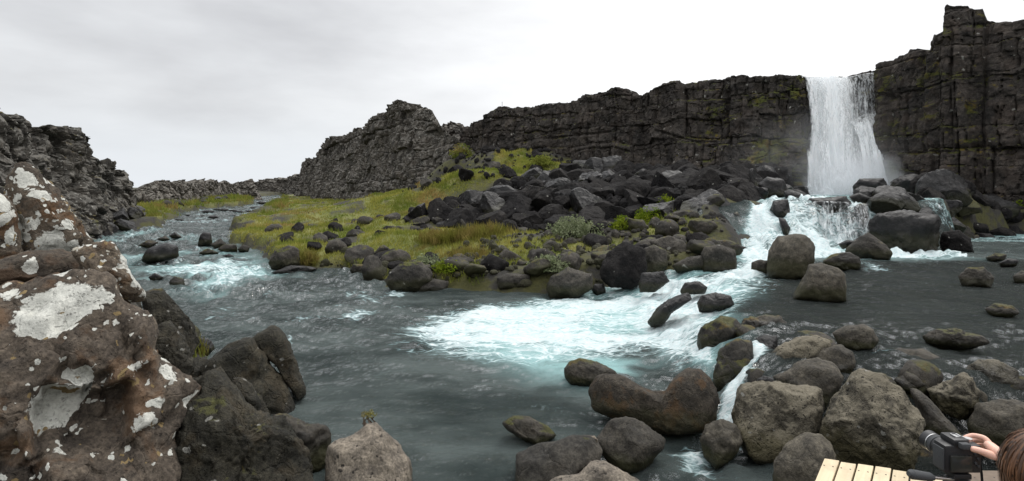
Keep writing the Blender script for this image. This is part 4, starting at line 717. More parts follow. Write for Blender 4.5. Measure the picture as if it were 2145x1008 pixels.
# ---------------------------------------------------------------- boulders in heaps
def variants(n, seed, lvl, sharp=(0.60, 0.90), facets=12, rough=1.0, name='boulder'):
    out_ = []
    for k in range(n):
        rng = np.random.RandomState(seed + k); a = np.array([1.0, rng.uniform(.7, 1.0), rng.uniform(.55, .85)])
        def shape(d, fac): return d * fac[:, None] * a * 1.12
        out_.append(stone_mesh(name, ico(lvl), shape, 1.0, seed + k * 3, facets, sharp, rough, None, 0.3 if k % 3 == 0 else 0.0))
    return out_
def heap(poly, n, rmin, rmax, mats, label, group, seed, vs, pack=0.8, sink=0.25, cat='stone', avoid=True, power=2.0, shore=-0.1, up=0.0):
    rng = np.random.RandomState(seed); P_ = np.array(poly, float); lo, hi = P_.min(0), P_.max(0); got = []
    cand = rng.uniform(lo, hi, (n * 60, 2)); sd_ = sdf(cand[:, 0], cand[:, 1], P_); cand = cand[sd_ > 0]
    hh, sw = height(cand[:, 0], cand[:, 1], False); ok = sw < shore; cand, hh = cand[ok], hh[ok]
    rs = rmin + (rmax - rmin) * rng.rand(len(cand)) ** power; order = np.argsort(-rs[:len(cand)] + rng.rand(len(cand)) * rmax * .6)
    protos = {}
    for i in order:
        x, y = cand[i]; r = rs[i]
        if any((x - a) ** 2 + (y - b_) ** 2 < (pack * (r + c)) ** 2 for a, b_, c in got): continue
        if avoid and any((x - a) ** 2 + (y - b_) ** 2 < (0.75 * (r + c)) ** 2 for a, b_, c in BOULDERS): continue
        got.append((x, y, r)); m = mats[rng.randint(len(mats))]; key = (rng.randint(len(vs)), m)
        if key not in protos:
            me = vs[key[0]].copy(); o = bpy.data.objects.new(cat, me); me.materials.clear(); me.materials.append(M[m]); protos[key] = o
        else: o = protos[key].copy()
        C.collection.objects.link(o); tag(o, label, cat, group)
        o.location = (x, y, hh[i] + r * sink + up); o.rotation_euler = (rng.uniform(-.5, .5), rng.uniform(-.5, .5), rng.uniform(0, 6.28))
        o.scale = (r * rng.uniform(.9, 1.15), r * rng.uniform(.9, 1.15), r * rng.uniform(.85, 1.2))
        if len(got) >= n: break
    return got
VS = variants(18, 300, 5, (0.44, 0.74), 9, 0.8); VR = variants(12, 500, 4, (0.58, 0.90), 9)
for me_ in VS: me_.set_sharp_from_angle(angle=R(17))
def pl(*a): return [((p_ - CX) / F * Y_, Y_) for p_, Y_ in a]
TAL = pl((870, 27.5), (930, 25.5), (1000, 24.6), (1120, 23), (1250, 22.2), (1400, 21), (1500, 20.6), (1560, 22.6), (1590, 25), (1635, 30), (1645, 34), (1560, 36.5), (1450, 37.5), (1300, 39.5), (1200, 39.5), (1140, 37), (1060, 35.5), (1000, 32), (930, 29))
tal = heap(TAL, 180, 0.40, 1.15, ['talus', 'talus', 'talus', 'wet'], 'dark angular boulder in the great heap below the long basalt wall', 'dark boulders of the talus heap', 11, VS, 0.62, 0.05, 'boulder', power=1.3)
rs_ = heap(pl((1800, 30), (1860, 24), (1960, 22.4), (2060, 23.6), (2160, 25.8), (2300, 25), (2300, 26.5), (2145, 29), (2000, 30), (1900, 32), (1830, 34)), 46, 0.45, 1.15, ['talus', 'wet'], 'dark boulder heaped at the foot of the tall brown cliff right of the waterfall', 'boulders at the foot of the tower cliff', 12, VS, 0.6, 0.1, 'boulder', power=1.2)
heap(pl((1560, 23), (1600, 25), (1640, 30), (1655, 34.5), (1690, 35.3), (1690, 30), (1640, 24)), 14, 0.4, 1.0, ['wet'], 'wet black boulder on the left edge of the waterfall plunge pool', 'boulders around the plunge pool', 13, VS, 0.6, 0.3, 'boulder', shore=1.2)
bk = heap(pl((720, 18.4), (800, 16.2), (900, 15.4), (1100, 14.8), (1260, 15.1), (1400, 15.4), (1540, 15.8), (1560, 18.5), (1520, 20.5), (1400, 20.3), (1250, 19.5), (1180, 18.5), (1000, 16.8), (900, 17), (780, 20)), 62, 0.14, 0.52, ['bank', 'bank', 'mossy', 'talus'], 'small grey stone half sunk in moss along the middle bank', 'stones strewn along the middle bank', 14, VR, 0.95, 0.15, power=2.2)
heap(pl((600, 22), (700, 20), (840, 22), (1000, 25), (960, 32), (800, 34), (660, 30), (560, 28)), 34, 0.13, 0.50, ['bank', 'talus'], 'dark stone scattered in the grass of the river meadow', 'stones in the meadow grass', 15, VR, 1.7, 0.25, power=2.5, shore=-0.3)
heap(pl((880, 36), (1000, 36), (1120, 37.5), (1180, 42), (1100, 46), (980, 49), (880, 54), (840, 50)), 20, 0.25, 0.8, ['talus', 'talus', 'bank'], 'grey rock lying on the steep green slope under the ragged crag', 'rocks on the steep green slope', 16, VS, 1.8, 0.1, shore=-1)
heap(pl((180, 28), (240, 29), (290, 38), (300, 43), (240, 42), (170, 34)), 16, 0.4, 1.0, ['talus', 'wet'], 'dark rock at the waterline under the mossy left ridge', 'rocks under the left ridge', 17, VS, 0.8, 0.2, shore=0.5)
heap(pl((330, 46), (380, 62), (480, 84), (440, 84), (350, 62)), 14, 0.25, 0.7, ['bank', 'wet'], 'small stone on the grassy edge across the river', 'stones on the far grassy edge', 18, VR, 1.5, 0.2, shore=0.5)
heap(pl((1960, 22), (2060, 23.2), (2180, 24.8), (2180, 27.6), (2060, 27), (1960, 25.5)), 60, 0.25, 0.75, ['talus', 'wet', 'mossy'], 'dark stone on the shore slope under the tall brown cliff', 'stones on the right shore', 26, VS, 0.62, 0.1, shore=0.6)
heap([(14.7, 20.2), (17.1, 20.6), (17.2, 21.9), (14.7, 21.5)], 9, 0.42, 0.75, ['wet'], 'wet black rock in the ledge right of the lower cascade, behind the big black block', 'rocks of the side ledge', 30, VS, 0.62, 0.0, 'boulder', shore=9, avoid=False, up=0.55)
near = heap([(-3.4, 3.2), (-2.4, 4.6), (-3.3, 6.8), (-5.2, 8.6), (-7.8, 10.6), (-9, 9), (-5, 5)], 30, 0.18, 0.55, ['dark_left', 'mossy'], 'dark stone filling a gap between the big left bank boulders', 'gap stones of the left bank', 19, VR, 0.8, 0.1, shore=0.5, avoid=False)
heap([(3.2, 2.6), (3.1, 6.5), (3.6, 9), (4.4, 9), (5.5, 7.4), (7.5, 7), (8.5, 5), (6, 3.6), (4.2, 3.9), (3.6, 4.4)], 64, 0.16, 0.40, ['mossy', 'round'], 'dark wet stone low in the gaps of the boulder dam beside the boardwalk', 'gap stones of the boulder dam', 20, VR, 0.8, 0.0, shore=9, avoid=False, up=0.36)

# rubble too small and many to count
def rubble(name, label, poly, n, r0, r1, mat, seed, shore=-0.05):
    rng = np.random.RandomState(seed); P_ = np.array(poly, float); lo, hi = P_.min(0), P_.max(0)
    c = rng.uniform(lo, hi, (n * 4, 2)); c = c[sdf(c[:, 0], c[:, 1], P_) > 0]; hh, sw = height(c[:, 0], c[:, 1]); k = sw < shore; c, hh = c[k][:n], hh[k][:n]; n = len(c)
    d, f = ico(2); nv = len(d); r = r0 + (r1 - r0) * rng.rand(n) ** 2.5
    V = d[None] * r[:, None, None] * rng.uniform(.6, 1.3, (n, 1, 3)) * (1 + 0.25 * (rng.rand(n, nv, 1) - .5))
    a = rng.uniform(0, 6.28, n); ca, sa = np.cos(a)[:, None], np.sin(a)[:, None]
    V = np.stack([V[..., 0] * ca - V[..., 1] * sa, V[..., 0] * sa + V[..., 1] * ca, V[..., 2]], -1) + np.stack([c[:, 0], c[:, 1], hh + r * .2], 1)[:, None]
    ff = (f[None] + (np.arange(n) * nv)[:, None, None]).reshape(-1, 3)
    return tag(link(name, mesh(name, V.reshape(-1, 3), ff, False), M[mat]), label, 'rubble', kind='stuff')
rubble('rubble', 'dark broken rubble filling the gaps between the talus boulders', TAL, 2600, 0.08, 0.40, 'talus', 21)
rubble('rubble', 'grey gravel and broken stones on the middle bank', pl((640, 18.6), (810, 15.2), (900, 14.6), (1100, 14), (1260, 14.4), (1540, 15.3), (1560, 19), (1400, 20.5), (1080, 20), (900, 18.5), (740, 20.5)), 800, 0.04, 0.18, 'bank', 22)
rubble('rubble', 'broken dark scree on the steep slope below the ragged crag', pl((860, 38), (1000, 36), (1130, 37), (1250, 41), (1200, 44), (1090, 47.5), (980, 50.5), (900, 54), (840, 56)), 420, 0.08, 0.34, 'talus', 23)
LB = [(-2.6, 4), (-4, 7), (-8, 10.5), (-13, 13.5), (-17, 18), (-22, 20), (-16, 8), (-8, 2)]
rubble('rubble', 'dark broken stones on the left bank behind the lichen boulders', LB, 700, 0.06, 0.35, 'dark_left', 27)
heap([(-4.5, 7.5), (-8, 11), (-13, 14.5), (-18, 19), (-22, 21), (-17, 10), (-8, 4)], 26, 0.25, 0.9, ['dark_left', 'mossy'], 'dark boulder on the left bank hidden behind the lichen boulders', 'stones behind the lichen boulders', 28, VS, 1.1, 0.15, shore=.3)
heap(pl((800, 24), (1000, 21.8), (1130, 21), (1300, 20.6), (1300, 22), (1120, 23), (1000, 25), (880, 28)), 34, 0.14, 0.42, ['talus', 'bank'], 'dark stone rolled out of the talus heap into the grass', 'stones along the lower edge of the talus', 29, VS, 1.1, 0.1, shore=-.3)
rubble('rubble', 'dark rubble at the foot of the tall brown cliff', pl((1800, 31), (1900, 24.5), (2060, 25.5), (2300, 25), (2300, 27), (2100, 29.5), (1900, 33)), 700, 0.08, 0.36, 'talus', 24)

# ---------------------------------------------------------------- grass and plants
def grass(name, label, n, ylo, yhi, plo, phi, hmin, hmax, mat, seed, reg=None):
    rng = np.random.RandomState(seed); Yv = ylo * (yhi / ylo) ** rng.rand(n); pv = rng.uniform(plo, phi, n); x = (pv - CX) / F * Yv
    hh, sw = height(x, Yv); m = grass_mask(x, Yv) if reg is None else reg(x, Yv)
    k = (rng.rand(n) < m * 1.3 - 0.15) & (sw < -0.12); x, y, z = x[k], Yv[k], hh[k]; n = len(x); nb = 4
    tuft = 0.55 + 0.9 * sstep(fbm(np.stack([x * .8, y * .8, x * 0], 1), 3, seed), -.5, .6)
    x, y, z, tuft = (np.repeat(a, nb) for a in (x, y, z, tuft)); N = len(x); sc = np.maximum(1, y / 16)
    x = x + rng.normal(0, .05, N) * sc; y = y + rng.normal(0, .05, N) * sc
    h = rng.uniform(hmin, hmax, N) * tuft * np.minimum(sc, 1.5); w = rng.uniform(.008, .016, N) * sc; a = rng.uniform(0, 6.28, N); la = rng.uniform(0, 6.28, N); ln = h * rng.uniform(.1, .75, N)
    b0 = np.stack([x + np.cos(a) * w, y + np.sin(a) * w, z - .03], 1); b1 = np.stack([x - np.cos(a) * w, y - np.sin(a) * w, z - .03], 1)
    t = np.stack([x + np.cos(la) * ln, y + np.sin(la) * ln, z + h], 1)
    V = np.stack([b0, b1, t], 1).reshape(-1, 3)
    return tag(link(name, mesh(name, V, np.arange(N * 3).reshape(-1, 3), False), M[mat]), label, 'grass', kind='stuff')
grass('grass', 'green and ochre meadow grass on the flat river bank', 78000, 14.4, 120, 455, 1500, .04, .13, 'grass', 31)
grass('grass', 'rough grass on the left bank behind the lichen boulders', 14000, 5, 26, -900, 420, .05, .16, 'grass_left', 34, reg=lambda a, b_: sstep(sdf(a, b_, LB), -.3, .6) * sstep(fbm(np.stack([a * .5, b_ * .5, a * 0], 1), 3, 35), -.2, .2))
grass('grass', 'bright green grass running up the steep slope to the long wall', 26000, 28, 52, 780, 1190, .05, .14, 'grass', 33)
grass('grass', 'green grass strip below the low rock teeth across the river', 16000, 40, 140, 290, 600, .15, .38, 'grass_left', 32)

def shrub(label, px, Y, w, h, mat, n=1100, leaf=0.05, seed=1, cat='shrub', name='shrub', flat=1.0, z=None, group=None, spike=0.0):
    rng = np.random.RandomState(seed); x0 = (px - CX) / F * Y; z0 = hz(x0, Y) if z is None else z
    t = empty(name, (x0, Y, z0)); tag(t, label, cat, group)
    d = rng.normal(size=(n, 3)); d[:, 2] = np.abs(d[:, 2]); d /= np.linalg.norm(d, axis=1)[:, None]
    p = d * np.array([w, w * .8, h]) * (0.35 + 0.65 * rng.rand(n, 1) ** .5)
    p *= (0.72 + 0.45 * sstep(fbm(d * 2.6 + seed, 3, seed), -.5, .6))[:, None]
    u = rng.normal(size=(n, 3)); u[:, 2] += spike * 3; u /= np.linalg.norm(u, axis=1)[:, None]; v = np.cross(u, rng.normal(size=(n, 3))); v /= np.linalg.norm(v, axis=1)[:, None]
    l = leaf * rng.uniform(.6, 1.4, (n, 1)) * (1 + spike * 2.5); k = leaf * .42 * rng.uniform(.6, 1.2, (n, 1)) * (1 - .5 * min(spike, 1))
    V = np.stack([p - u * l, p + v * k, p + u * l, p - v * k], 1).reshape(-1, 3)
    link('foliage', mesh('foliage', V, np.arange(n * 4).reshape(-1, 4), False), M[mat], t)
    vs, fs = [], []
    for j in range(9):
        e = p[rng.randint(n)]; a = np.array([0, 0, -.08]) + rng.normal(size=3) * np.array([.05, .05, 0]); r = .012
        ring = [(math.cos(q) * r, math.sin(q) * r, 0) for q in (0, 2.1, 4.2)]; b0 = len(vs)
        vs += [a + np.array(q) for q in ring] + [e]
        fs += [(b0, b0 + 1, b0 + 3), (b0 + 1, b0 + 2, b0 + 3), (b0 + 2, b0, b0 + 3)]
    link('stem', mesh('stem', np.array(vs), np.array(fs), False), M['twig'], t); return t
GS = 'low plants on the banks'
for i, a in enumerate((
        ('large pale grey-green willow bush below the talus heap', 1205, 19.3, 1.05, .75, 'willow', 2600, .06),
        ('smaller pale willow at the water above the two-humped boulder', 1150, 15.0, .62, .42, 'willow', 1500, .05),
        ('pale willow behind the domed charcoal boulder', 900, 16.2, .75, .45, 'willow', 1700, .05),
        ('dark-leaved bush right of the large pale willow', 1305, 19.6, .62, .5, 'fern', 1500, .05),
        ('vivid green leafy plant right of the domed charcoal boulder', 935, 15.5, .48, .34, 'fern', 1400, .045),
        ('yellow-green bush in the boulders left of the cascade, lower of two', 1360, 21.4, .65, .65, 'fern', 1500, .06),
        ('yellow-green bush in the boulders left of the cascade, upper of two', 1398, 22.6, .6, .75, 'fern', 1500, .06),
        ('dark green bush on the slope under the long basalt wall', 1130, 39.5, 1.3, .8, 'grass_left', 1500, .10),
        ('green bush in the notch between ragged crag and long wall', 966, 49.5, 1.2, 1.4, 'grass_left', 1500, .11),
        ('fern clump among boulders at the foot of the tower cliff', 2040, 26.0, .45, .45, 'fern', 800, .06),
        ('fern clump at the right frame edge under the tower cliff', 2142, 26.6, .7, .8, 'fern', 1000, .07))):
    shrub(*a, seed=600 + i, group=GS)
for i, a in enumerate((
        ('tall ochre and green sedge patch in front of the pyramid-shaped boulder', 1010, 20.3, 1.35, .55, 'sedge', 2600, .07),
        ('ochre sedge patch at the left of the tall sedge', 925, 20.6, 1.1, .38, 'sedge', 1800, .06),
        ('yellowish sedge patch close to the dark-topped bank rocks', 985, 17.8, .95, .36, 'sedge', 1700, .055),
        ('yellow grass tuft beside the grey boulder on the meadow shore', 645, 18.9, .45, .42, 'sedge', 900, .05),
        ('green grass tuft growing between the left bank boulders', 408, 7.2, .16, .22, 'sedge', 420, .025),
        ('grass tuft at the base of the split dark slabs', 405, 6.3, .14, .22, 'sedge', 380, .022))):
    shrub(*a, seed=640 + i, cat='sedge', name='sedge_tuft', spike=1.0, group='tufts of sedge')
shrub('dark moss tuft on top of the black-spotted beige boulder', 773, 5.38, .075, .055, 'grass_left', 240, .011, seed=660, cat='moss', name='moss_tuft', z=.585)

# ---------------------------------------------------------------- waterfall
g = G('falling_water'); geo = g.n('ShaderNodeNewGeometry'); P = geo.outputs['Position']
de = g.n('ShaderNodeAttribute', attribute_name='dens').outputs['Fac']
st1 = g.noise(g.scale(P, (4.5, 4.5, 0.32)), 1.0, 5, 0.65, 0.3); st2 = g.noise(g.scale(P, (13, 13, 1.6)), 1.0, 5, 0.7, 0.4); sp = g.noise(g.scale(P, (11, 11, 6)), 1.0, 4, 0.7)
v = g.math('ADD', g.math('MULTIPLY', st1, 0.95), g.math('ADD', g.math('MULTIPLY', st2, 0.65), g.math('MULTIPLY', sp, 0.45)))
al = g.rng(g.math('ADD', v, de), 1.42, 1.95)
dn = g.n('ShaderNodeBsdfDiffuse'); tl = g.n('ShaderNodeBsdfTranslucent')
cw = g.mix(g.rng(st2, 0.3, 0.7), (0.86, 0.91, 0.93), (0.98, 0.985, 0.99)); g.l(cw, dn.inputs[0]); g.l(cw, tl.inputs[0])
m1 = g.n('ShaderNodeMixShader', i_0=0.12); g.l(dn.outputs[0], m1.inputs[1]); g.l(tl.outputs[0], m1.inputs[2])
tr = g.n('ShaderNodeBsdfTransparent'); m2 = g.n('ShaderNodeMixShader'); g.l(al, m2.inputs[0]); g.l(tr.outputs[0], m2.inputs[1]); g.l(m1.outputs[0], m2.inputs[2]); g.l(m2.outputs[0], g.out.inputs[0]); M['fall'] = g.m
def curtain(name, parent, x0, x1, y0, zt, zb, dens, seed, spread=0.0, arc=1.2, nu=220, nv=190):
    U, V = np.meshgrid(np.linspace(0, 1, nu), np.linspace(0, 1, nv)); u, v = U.ravel(), V.ravel()
    zt_ = np.interp(u, np.linspace(0, 1, len(zt)), zt); z = zt_ + (zb - zt_) * v
    x = x0 + (x1 - x0) * u + spread * (u - .5) * v ** 1.5
    p = np.stack([x * 1.6, v * 0.9, x * 0], 1)
    y = y0 - arc * v ** .6 - (0.30 * fbm(p * 1.3, 4, seed) + 0.10 * fbm(p * 5, 3, seed + 3)) * (0.3 + v)
    x = x + 0.10 * fbm(np.stack([x * 1.2, v * 3.5, x * 0], 1), 3, seed + 9) * v
    d = dens(u, v, p)
    edge = np.minimum(u, 1 - u); d = d - 0.75 * sstep(edge + 0.035 * fbm(p * np.array([0, 4, 0]) + seed, 3, seed), 0.09, 0.0)
    return link(name, mesh(name, np.stack([x, y, z], 1), gridfaces(nv, nu), True, {'dens': d}), M['fall'], parent)
xf0, xf1 = (1681 - CX) / F * 35.4, (1840 - CX) / F * 35.4
wf = empty('waterfall', ((xf0 + xf1) / 2, 34, 2.4)); tag(wf, 'tall white waterfall plunging over the notch in the basalt wall', 'waterfall')
o_ = Vector(wf.location)
def add_fall(*a, **k):
    c = curtain(*a, **k); c.matrix_parent_inverse = Matrix.Translation(-o_)
ztop = [10.62, 10.55, 10.6, 10.5, 10.62, 10.80, 10.92]
def d1(u, v, p): return 0.78 + 0.45 * np.exp(-((u - .36) / .17) ** 2) - 0.20 * sstep(u, .55, .66) * sstep(v, .62, .40) + 0.30 * sstep(v, .45, 1.0)
def d2(u, v, p): return 0.50 + 0.45 * np.exp(-((u - .28) / .14) ** 2) - 0.20 * sstep(u, .55, .66) * sstep(v, .62, .40) - .12 * sstep(np.abs(u - .14), .1, .0) + 0.3 * sstep(v, .35, .95)
def d3(u, v, p): return 0.80 + 0.3 * sstep(v, 0, .5) - 0.2 * sstep(v, .12, 0)
add_fall('curtain', wf, xf0, xf1, 35.5, ztop, 2.3, d1, 1, 0.7, 1.3)
add_fall('curtain', wf, xf0 + .1, xf1 - .1, 35.1, ztop, 2.3, d2, 21, 1.1, 1.6)
add_fall('spray_fan', wf, xf0 + 2.75, xf1 - .05, 34.9, [7.3, 7.9, 8.25], 2.3, d3, 41, 0.6, 1.9)
add_fall('splash', wf, xf0 - 1.1, xf1 + .6, 34.3, [2.9, 4.0, 4.7, 5.2, 4.6, 4.9, 4.4, 3.0], 2.2, lambda u, v, p: 0.22 + .75 * v ** .7 + .22 * fbm(p * 1.6, 3, 88), 51, 0.9, 1.3)
add_fall('splash', wf, xf0 - .7, xf1 + .9, 33.6, [2.7, 3.3, 3.9, 3.6, 4.1, 3.7, 3.5, 2.8], 2.1, lambda u, v, p: 0.25 + .75 * v ** .7 + .25 * fbm(p * 1.9, 3, 89), 52, 0.9, 1.2)
# crest of river water bending over the brink
U, V = np.meshgrid(np.linspace(0, 1, 60), np.linspace(0, 1, 14)); u, v = U.ravel(), V.ravel()
zt_ = np.interp(u, np.linspace(0, 1, 7), ztop)
cr_ = mesh('crest', np.stack([xf0 + (xf1 - xf0) * u, 40 - 4.6 * v, zt_ + .10 - .12 * v ** 3 + .03 * vnoise(np.stack([u * 30, v * 6, u * 0], 1), 3)], 1), gridfaces(14, 60), True, {'dens': 0.7 + 0 * u})
link('crest', cr_, M['fall'], wf).matrix_parent_inverse = Matrix.Translation(-o_)
# curtains of the lower cascade
GCa = empty('cascade', (12.6, 19.6, .7)); tag(GCa, 'broad white cascade pouring from the plunge pool ledge into the upper pool', 'cascade'); o2 = Vector(GCa.location)
for a in (('curtain', GCa, 11.25, 14.0, 19.95, [2.30, 2.42, 2.40, 2.36, 2.30], .5, lambda u, v, p: 0.50 + 0.22 * v - .14 * sstep(v, .35, .75) * sstep(u, .3, .6), 61, .2, .55),
          ('curtain', GCa, 11.3, 13.95, 19.65, [2.24, 2.36, 2.34, 2.30, 2.24], .5, lambda u, v, p: 0.30 + 0.35 * v, 62, .2, .65)):
    curtain(*a, nu=130, nv=70).matrix_parent_inverse = Matrix.Translation(-o2)
TS = empty('cascade', (17.6, 21.6, 1.4)); tag(TS, 'thin white spill at the right end of the long black rock', 'cascade'); o3 = Vector(TS.location)
curtain('curtain', TS, 17.35, 17.85, 21.5, [2.35, 2.3], 1.3, lambda u, v, p: 0.75 + 0 * v, 63, .05, .25, nu=40, nv=40).matrix_parent_inverse = Matrix.Translation(-o3)
TT_ = empty('cascade', (7.9, 20.6, 1.6)); tag(TT_, 'thin white trickle between the boulders left of the cascade', 'cascade'); o4 = Vector(TT_.location)
curtain('curtain', TT_, 7.55, 7.9, 20.75, [2.35, 2.3], 1.5, lambda u, v, p: 0.8 + 0 * v, 64, .05, .4, nu=40, nv=40).matrix_parent_inverse = Matrix.Translation(-o4)

# spray drifting from the foot of the fall
def mist(label, c, s, dens, seed):
    d, f = ico(4); p = d * np.array(s) * (1 + .25 * fbm(d * 1.8, 3, seed))[:, None] + np.array(c)
    g = G('spray_mist'); vol = g.n('ShaderNodeVolumePrincipled'); vol.inputs['Color'].default_value = (.93, .95, .97, 1); vol.inputs['Anisotropy'].default_value = 0.2
    tcn = g.n('ShaderNodeTexCoord'); ln = g.n('ShaderNodeVectorMath', operation='LENGTH')
    sub = g.vmath('SUBTRACT', tcn.outputs['Object'], c); sc_ = g.vmath('DIVIDE', sub, s); g.l(sc_, ln.inputs[0])
    fall = g.rng(ln.outputs['Value'], 1.0, 0.0)
    nz = g.rng(g.noise(tcn.outputs['Object'], .55, 4), 0.3, 0.75)
    g.l(g.math('MULTIPLY', g.math('MULTIPLY', fall, nz), dens), vol.inputs['Density']); g.l(vol.outputs[0], g.out.inputs['Volume'])
    return tag(link('mist', mesh('mist', p, f), g.m), label, 'mist', kind='stuff')
mist('white spray boiling at the foot of the tall waterfall', ((xf0 + xf1) / 2 - .6, 32.4, 2.6), (4.3, 2.6, 2.9), 2.6, 1)
mist('thin spray drifting left of the tall waterfall along the wall', ((xf0 + xf1) / 2 - 2.5, 32.8, 4.5), (7.5, 2.0, 4.4), .19, 2)

# ---------------------------------------------------------------- boardwalk
M['pine'] = None
g = G('pale_pine_board'); tcn = g.n('ShaderNodeTexCoord'); oi = g.n('ShaderNodeObjectInfo'); v = g.vmath('ADD', tcn.outputs['Object'], g.math('MULTIPLY', oi.outputs['Random'], 30.0))
gr_ = g.noise(g.scale(v, (30, 1.6, 30)), 1.0, 6, 0.6, 0.5); kn = g.vor(g.scale(v, (9, 1.6, 9)), 1.0, 'F1', 0)
c = g.mix(gr_, (0.40, 0.32, 0.20), (0.70, 0.60, 0.43)); c = g.mix(g.rng(kn, .10, .04), c, (0.16, 0.09, 0.045)); c = g.mix(1.0, c, g.mix(oi.outputs['Random'], (.86, .85, .84), (1.08, 1.07, 1.05)), 'MULTIPLY')
dt = g.rng(g.noise(v, 5, 6), .5, .75); c = g.mix(g.math('MULTIPLY', dt, .35), c, (0.22, 0.18, 0.13))
b = g.n('ShaderNodeBsdfPrincipled', i_Roughness=0.75); g.l(c, b.inputs['Base Color']); bp = g.n('ShaderNodeBump', i_Strength=.25, i_Distance=.004); g.l(gr_, bp.inputs['Height']); g.l(bp.outputs[0], b.inputs['Normal']); g.l(b.outputs[0], g.out.inputs[0]); M['pine'] = g.m
M['old_screw'] = simple('dark_screw_head', (0.05, 0.04, 0.035), .6, var=.1, bump=0)
M['old_wood'] = simple('brown_weathered_wood', (0.14, 0.105, 0.078), .85, var=.5, sc=22, bump=.3)
def bm_box(bm, c, s, rot=None, bev=0.0):
    r = bmesh.ops.create_cube(bm, size=1); vs = r['verts']; bmesh.ops.scale(bm, vec=s, verts=vs)
    if rot: bmesh.ops.rotate(bm, matrix=rot, verts=vs)
    bmesh.ops.translate(bm, vec=c, verts=vs)
    if bev:
        es = list({e for v_ in vs for e in v_.link_edges}); bmesh.ops.bevel(bm, geom=es, offset=bev, segments=2, affect='EDGES', profile=.6)
def bm_cyl(bm, a, b_, r0, r1=None, seg=20):
    a, b_ = Vector(a), Vector(b_); d = b_ - a; q = d.to_track_quat('Z', 'Y').to_matrix().to_4x4(); q.translation = (a + b_) / 2
    bmesh.ops.create_cone(bm, cap_ends=True, segments=seg, radius1=r0, radius2=r0 if r1 is None else r1, depth=d.length, matrix=q)
def obj(name, bm, mat, parent=None, smooth=False):
    me = bpy.data.meshes.new(name); bm.to_mesh(me); bm.free()
    if smooth:
        for p_ in me.polygons: p_.use_smooth = True
        me.set_sharp_from_angle(angle=R(40))
    return link(name, me, mat, parent)
DZ = 1.35
A0 = Vector((1.885, 3.10, DZ)); bx = Vector((.945, -.327, 0)); ax = Vector((.327, .945, 0)); ax = Vector((0.64, 0.77, 0)).normalized(); bxv = Vector((ax.y, -ax.x, 0))
bw_ = empty('boardwalk', A0, math.atan2(bxv.y, bxv.x)); tag(bw_, 'boardwalk of pale new pine and a few brown old planks at the bottom right edge', 'boardwalk')
def plank(b0, w, a1, slope, mat, e, label=None):
    bm = bmesh.new(); bm_box(bm, (b0 + w / 2, -1.5, -.017), (w - .009, 3.0, .034), None, .004)
    for v_ in bm.verts:
        if v_.co.y > -1: v_.co.y += a1 + slope * (v_.co.x - b0) + e
    o = obj('plank', bm, M[mat], bw_)
    if label: o['label'] = label
    bm = bmesh.new()
    for q_ in (.2, .72): bm_cyl(bm, (b0 + w * q_, -.09 + a1 + slope * w * q_, 0), (b0 + w * q_, -.09 + a1 + slope * w * q_, .0016), .0042, seg=10)
    obj('screw', bm, M['old_screw'], o)
for k in range(8): plank(k * .082, .082, .386 * k * .082, .386, 'pine', (0.008, -.005, .004, .007, -.006, .002, -.004)[k % 7])
for k in range(7): plank(.66 + k * .165, .165, .38 + .80 * k * .165, .80, 'old_wood', (.005, -.01, .008)[k % 3], 'old brown weathered plank')
for yy in (-.35, -1.5, -2.6):
    bm = bmesh.new(); bm_box(bm, (.82, yy + .1, -.085), (1.66, .07, .10), None, .006); obj('beam', bm, M['old_wood'], bw_)
bm = bmesh.new()
for xx in (.12, 1.5):
    for yy in (-.56, -2.7): bm_cyl(bm, (xx, yy, -.11), (xx, yy, -1.7), .05)
obj('post', bm, M['old_wood'], bw_, True)

# ---------------------------------------------------------------- camera on its tripod
M['black'] = simple('black_plastic', (0.016, 0.016, 0.018), .45, var=.2, sc=200, bump=.15)
M['rubber'] = simple('grey_rubber', (0.045, 0.048, 0.052), .8, var=.2, sc=150, bump=.2)
M['glass'] = simple('dark_screen_glass', (0.035, 0.036, 0.033), .12, var=.1, sc=5, bump=0)
M['silver'] = simple('silver_metal', (0.62, 0.62, 0.62), .3, 1.0, var=.1, sc=60, bump=0)
kx, ky, kz = 1.565, 1.80, 2.055
ca = empty('camera', (kx, ky, kz - .055)); tag(ca, 'black reflex camera held by a hand on a tripod above the boards', 'camera')
def cpart(name, fn, mat, smooth=True, par=None):
    bm = bmesh.new(); fn(bm); o = obj(name, bm, M[mat], par or ca, smooth); return o
def body_(bm):
    bm_box(bm, (0, 0, .052), (.128, .052, .096), None, .008)
    bm_box(bm, (-.006, .004, .108), (.056, .062, .026), None, .009)
    bm_box(bm, (.050, .028, .050), (.030, .034, .088), None, .010)
body = cpart('body', body_, 'black')
cpart('shoulder_grip', lambda bm: bm_box(bm, (-.0655, 0, .05), (.008, .044, .075), None, .003), 'rubber')
def lens_(bm):
    bm_cyl(bm, (-.008, .024, .052), (-.008, .064, .052), .034, seg=36); bm_cyl(bm, (-.008, .064, .052), (-.008, .088, .052), .031, .033, 36); bm_cyl(bm, (-.008, .088, .052), (-.008, .114, .052), .034, .036, 36)
lens = cpart('lens', lens_, 'black')
cpart('ring', lambda bm: bm_cyl(bm, (-.008, .0850, .052), (-.008, .0885, .052), .0350, seg=36), 'silver', par=lens)
cpart('zoom_ring', lambda bm: bm_cyl(bm, (-.008, .067, .052), (-.008, .082, .052), .0345, seg=36), 'rubber', par=lens)
cpart('screen', lambda bm: bm_box(bm, (-.012, -.029, .040), (.072, .008, .054), None, .003), 'glass')
cpart('viewfinder', lambda bm: bm_box(bm, (-.006, -.036, .105), (.032, .020, .020), None, .005), 'rubber')
cpart('mode_dial', lambda bm: bm_cyl(bm, (.043, .004, .100), (.043, .004, .112), .011, seg=24), 'silver')
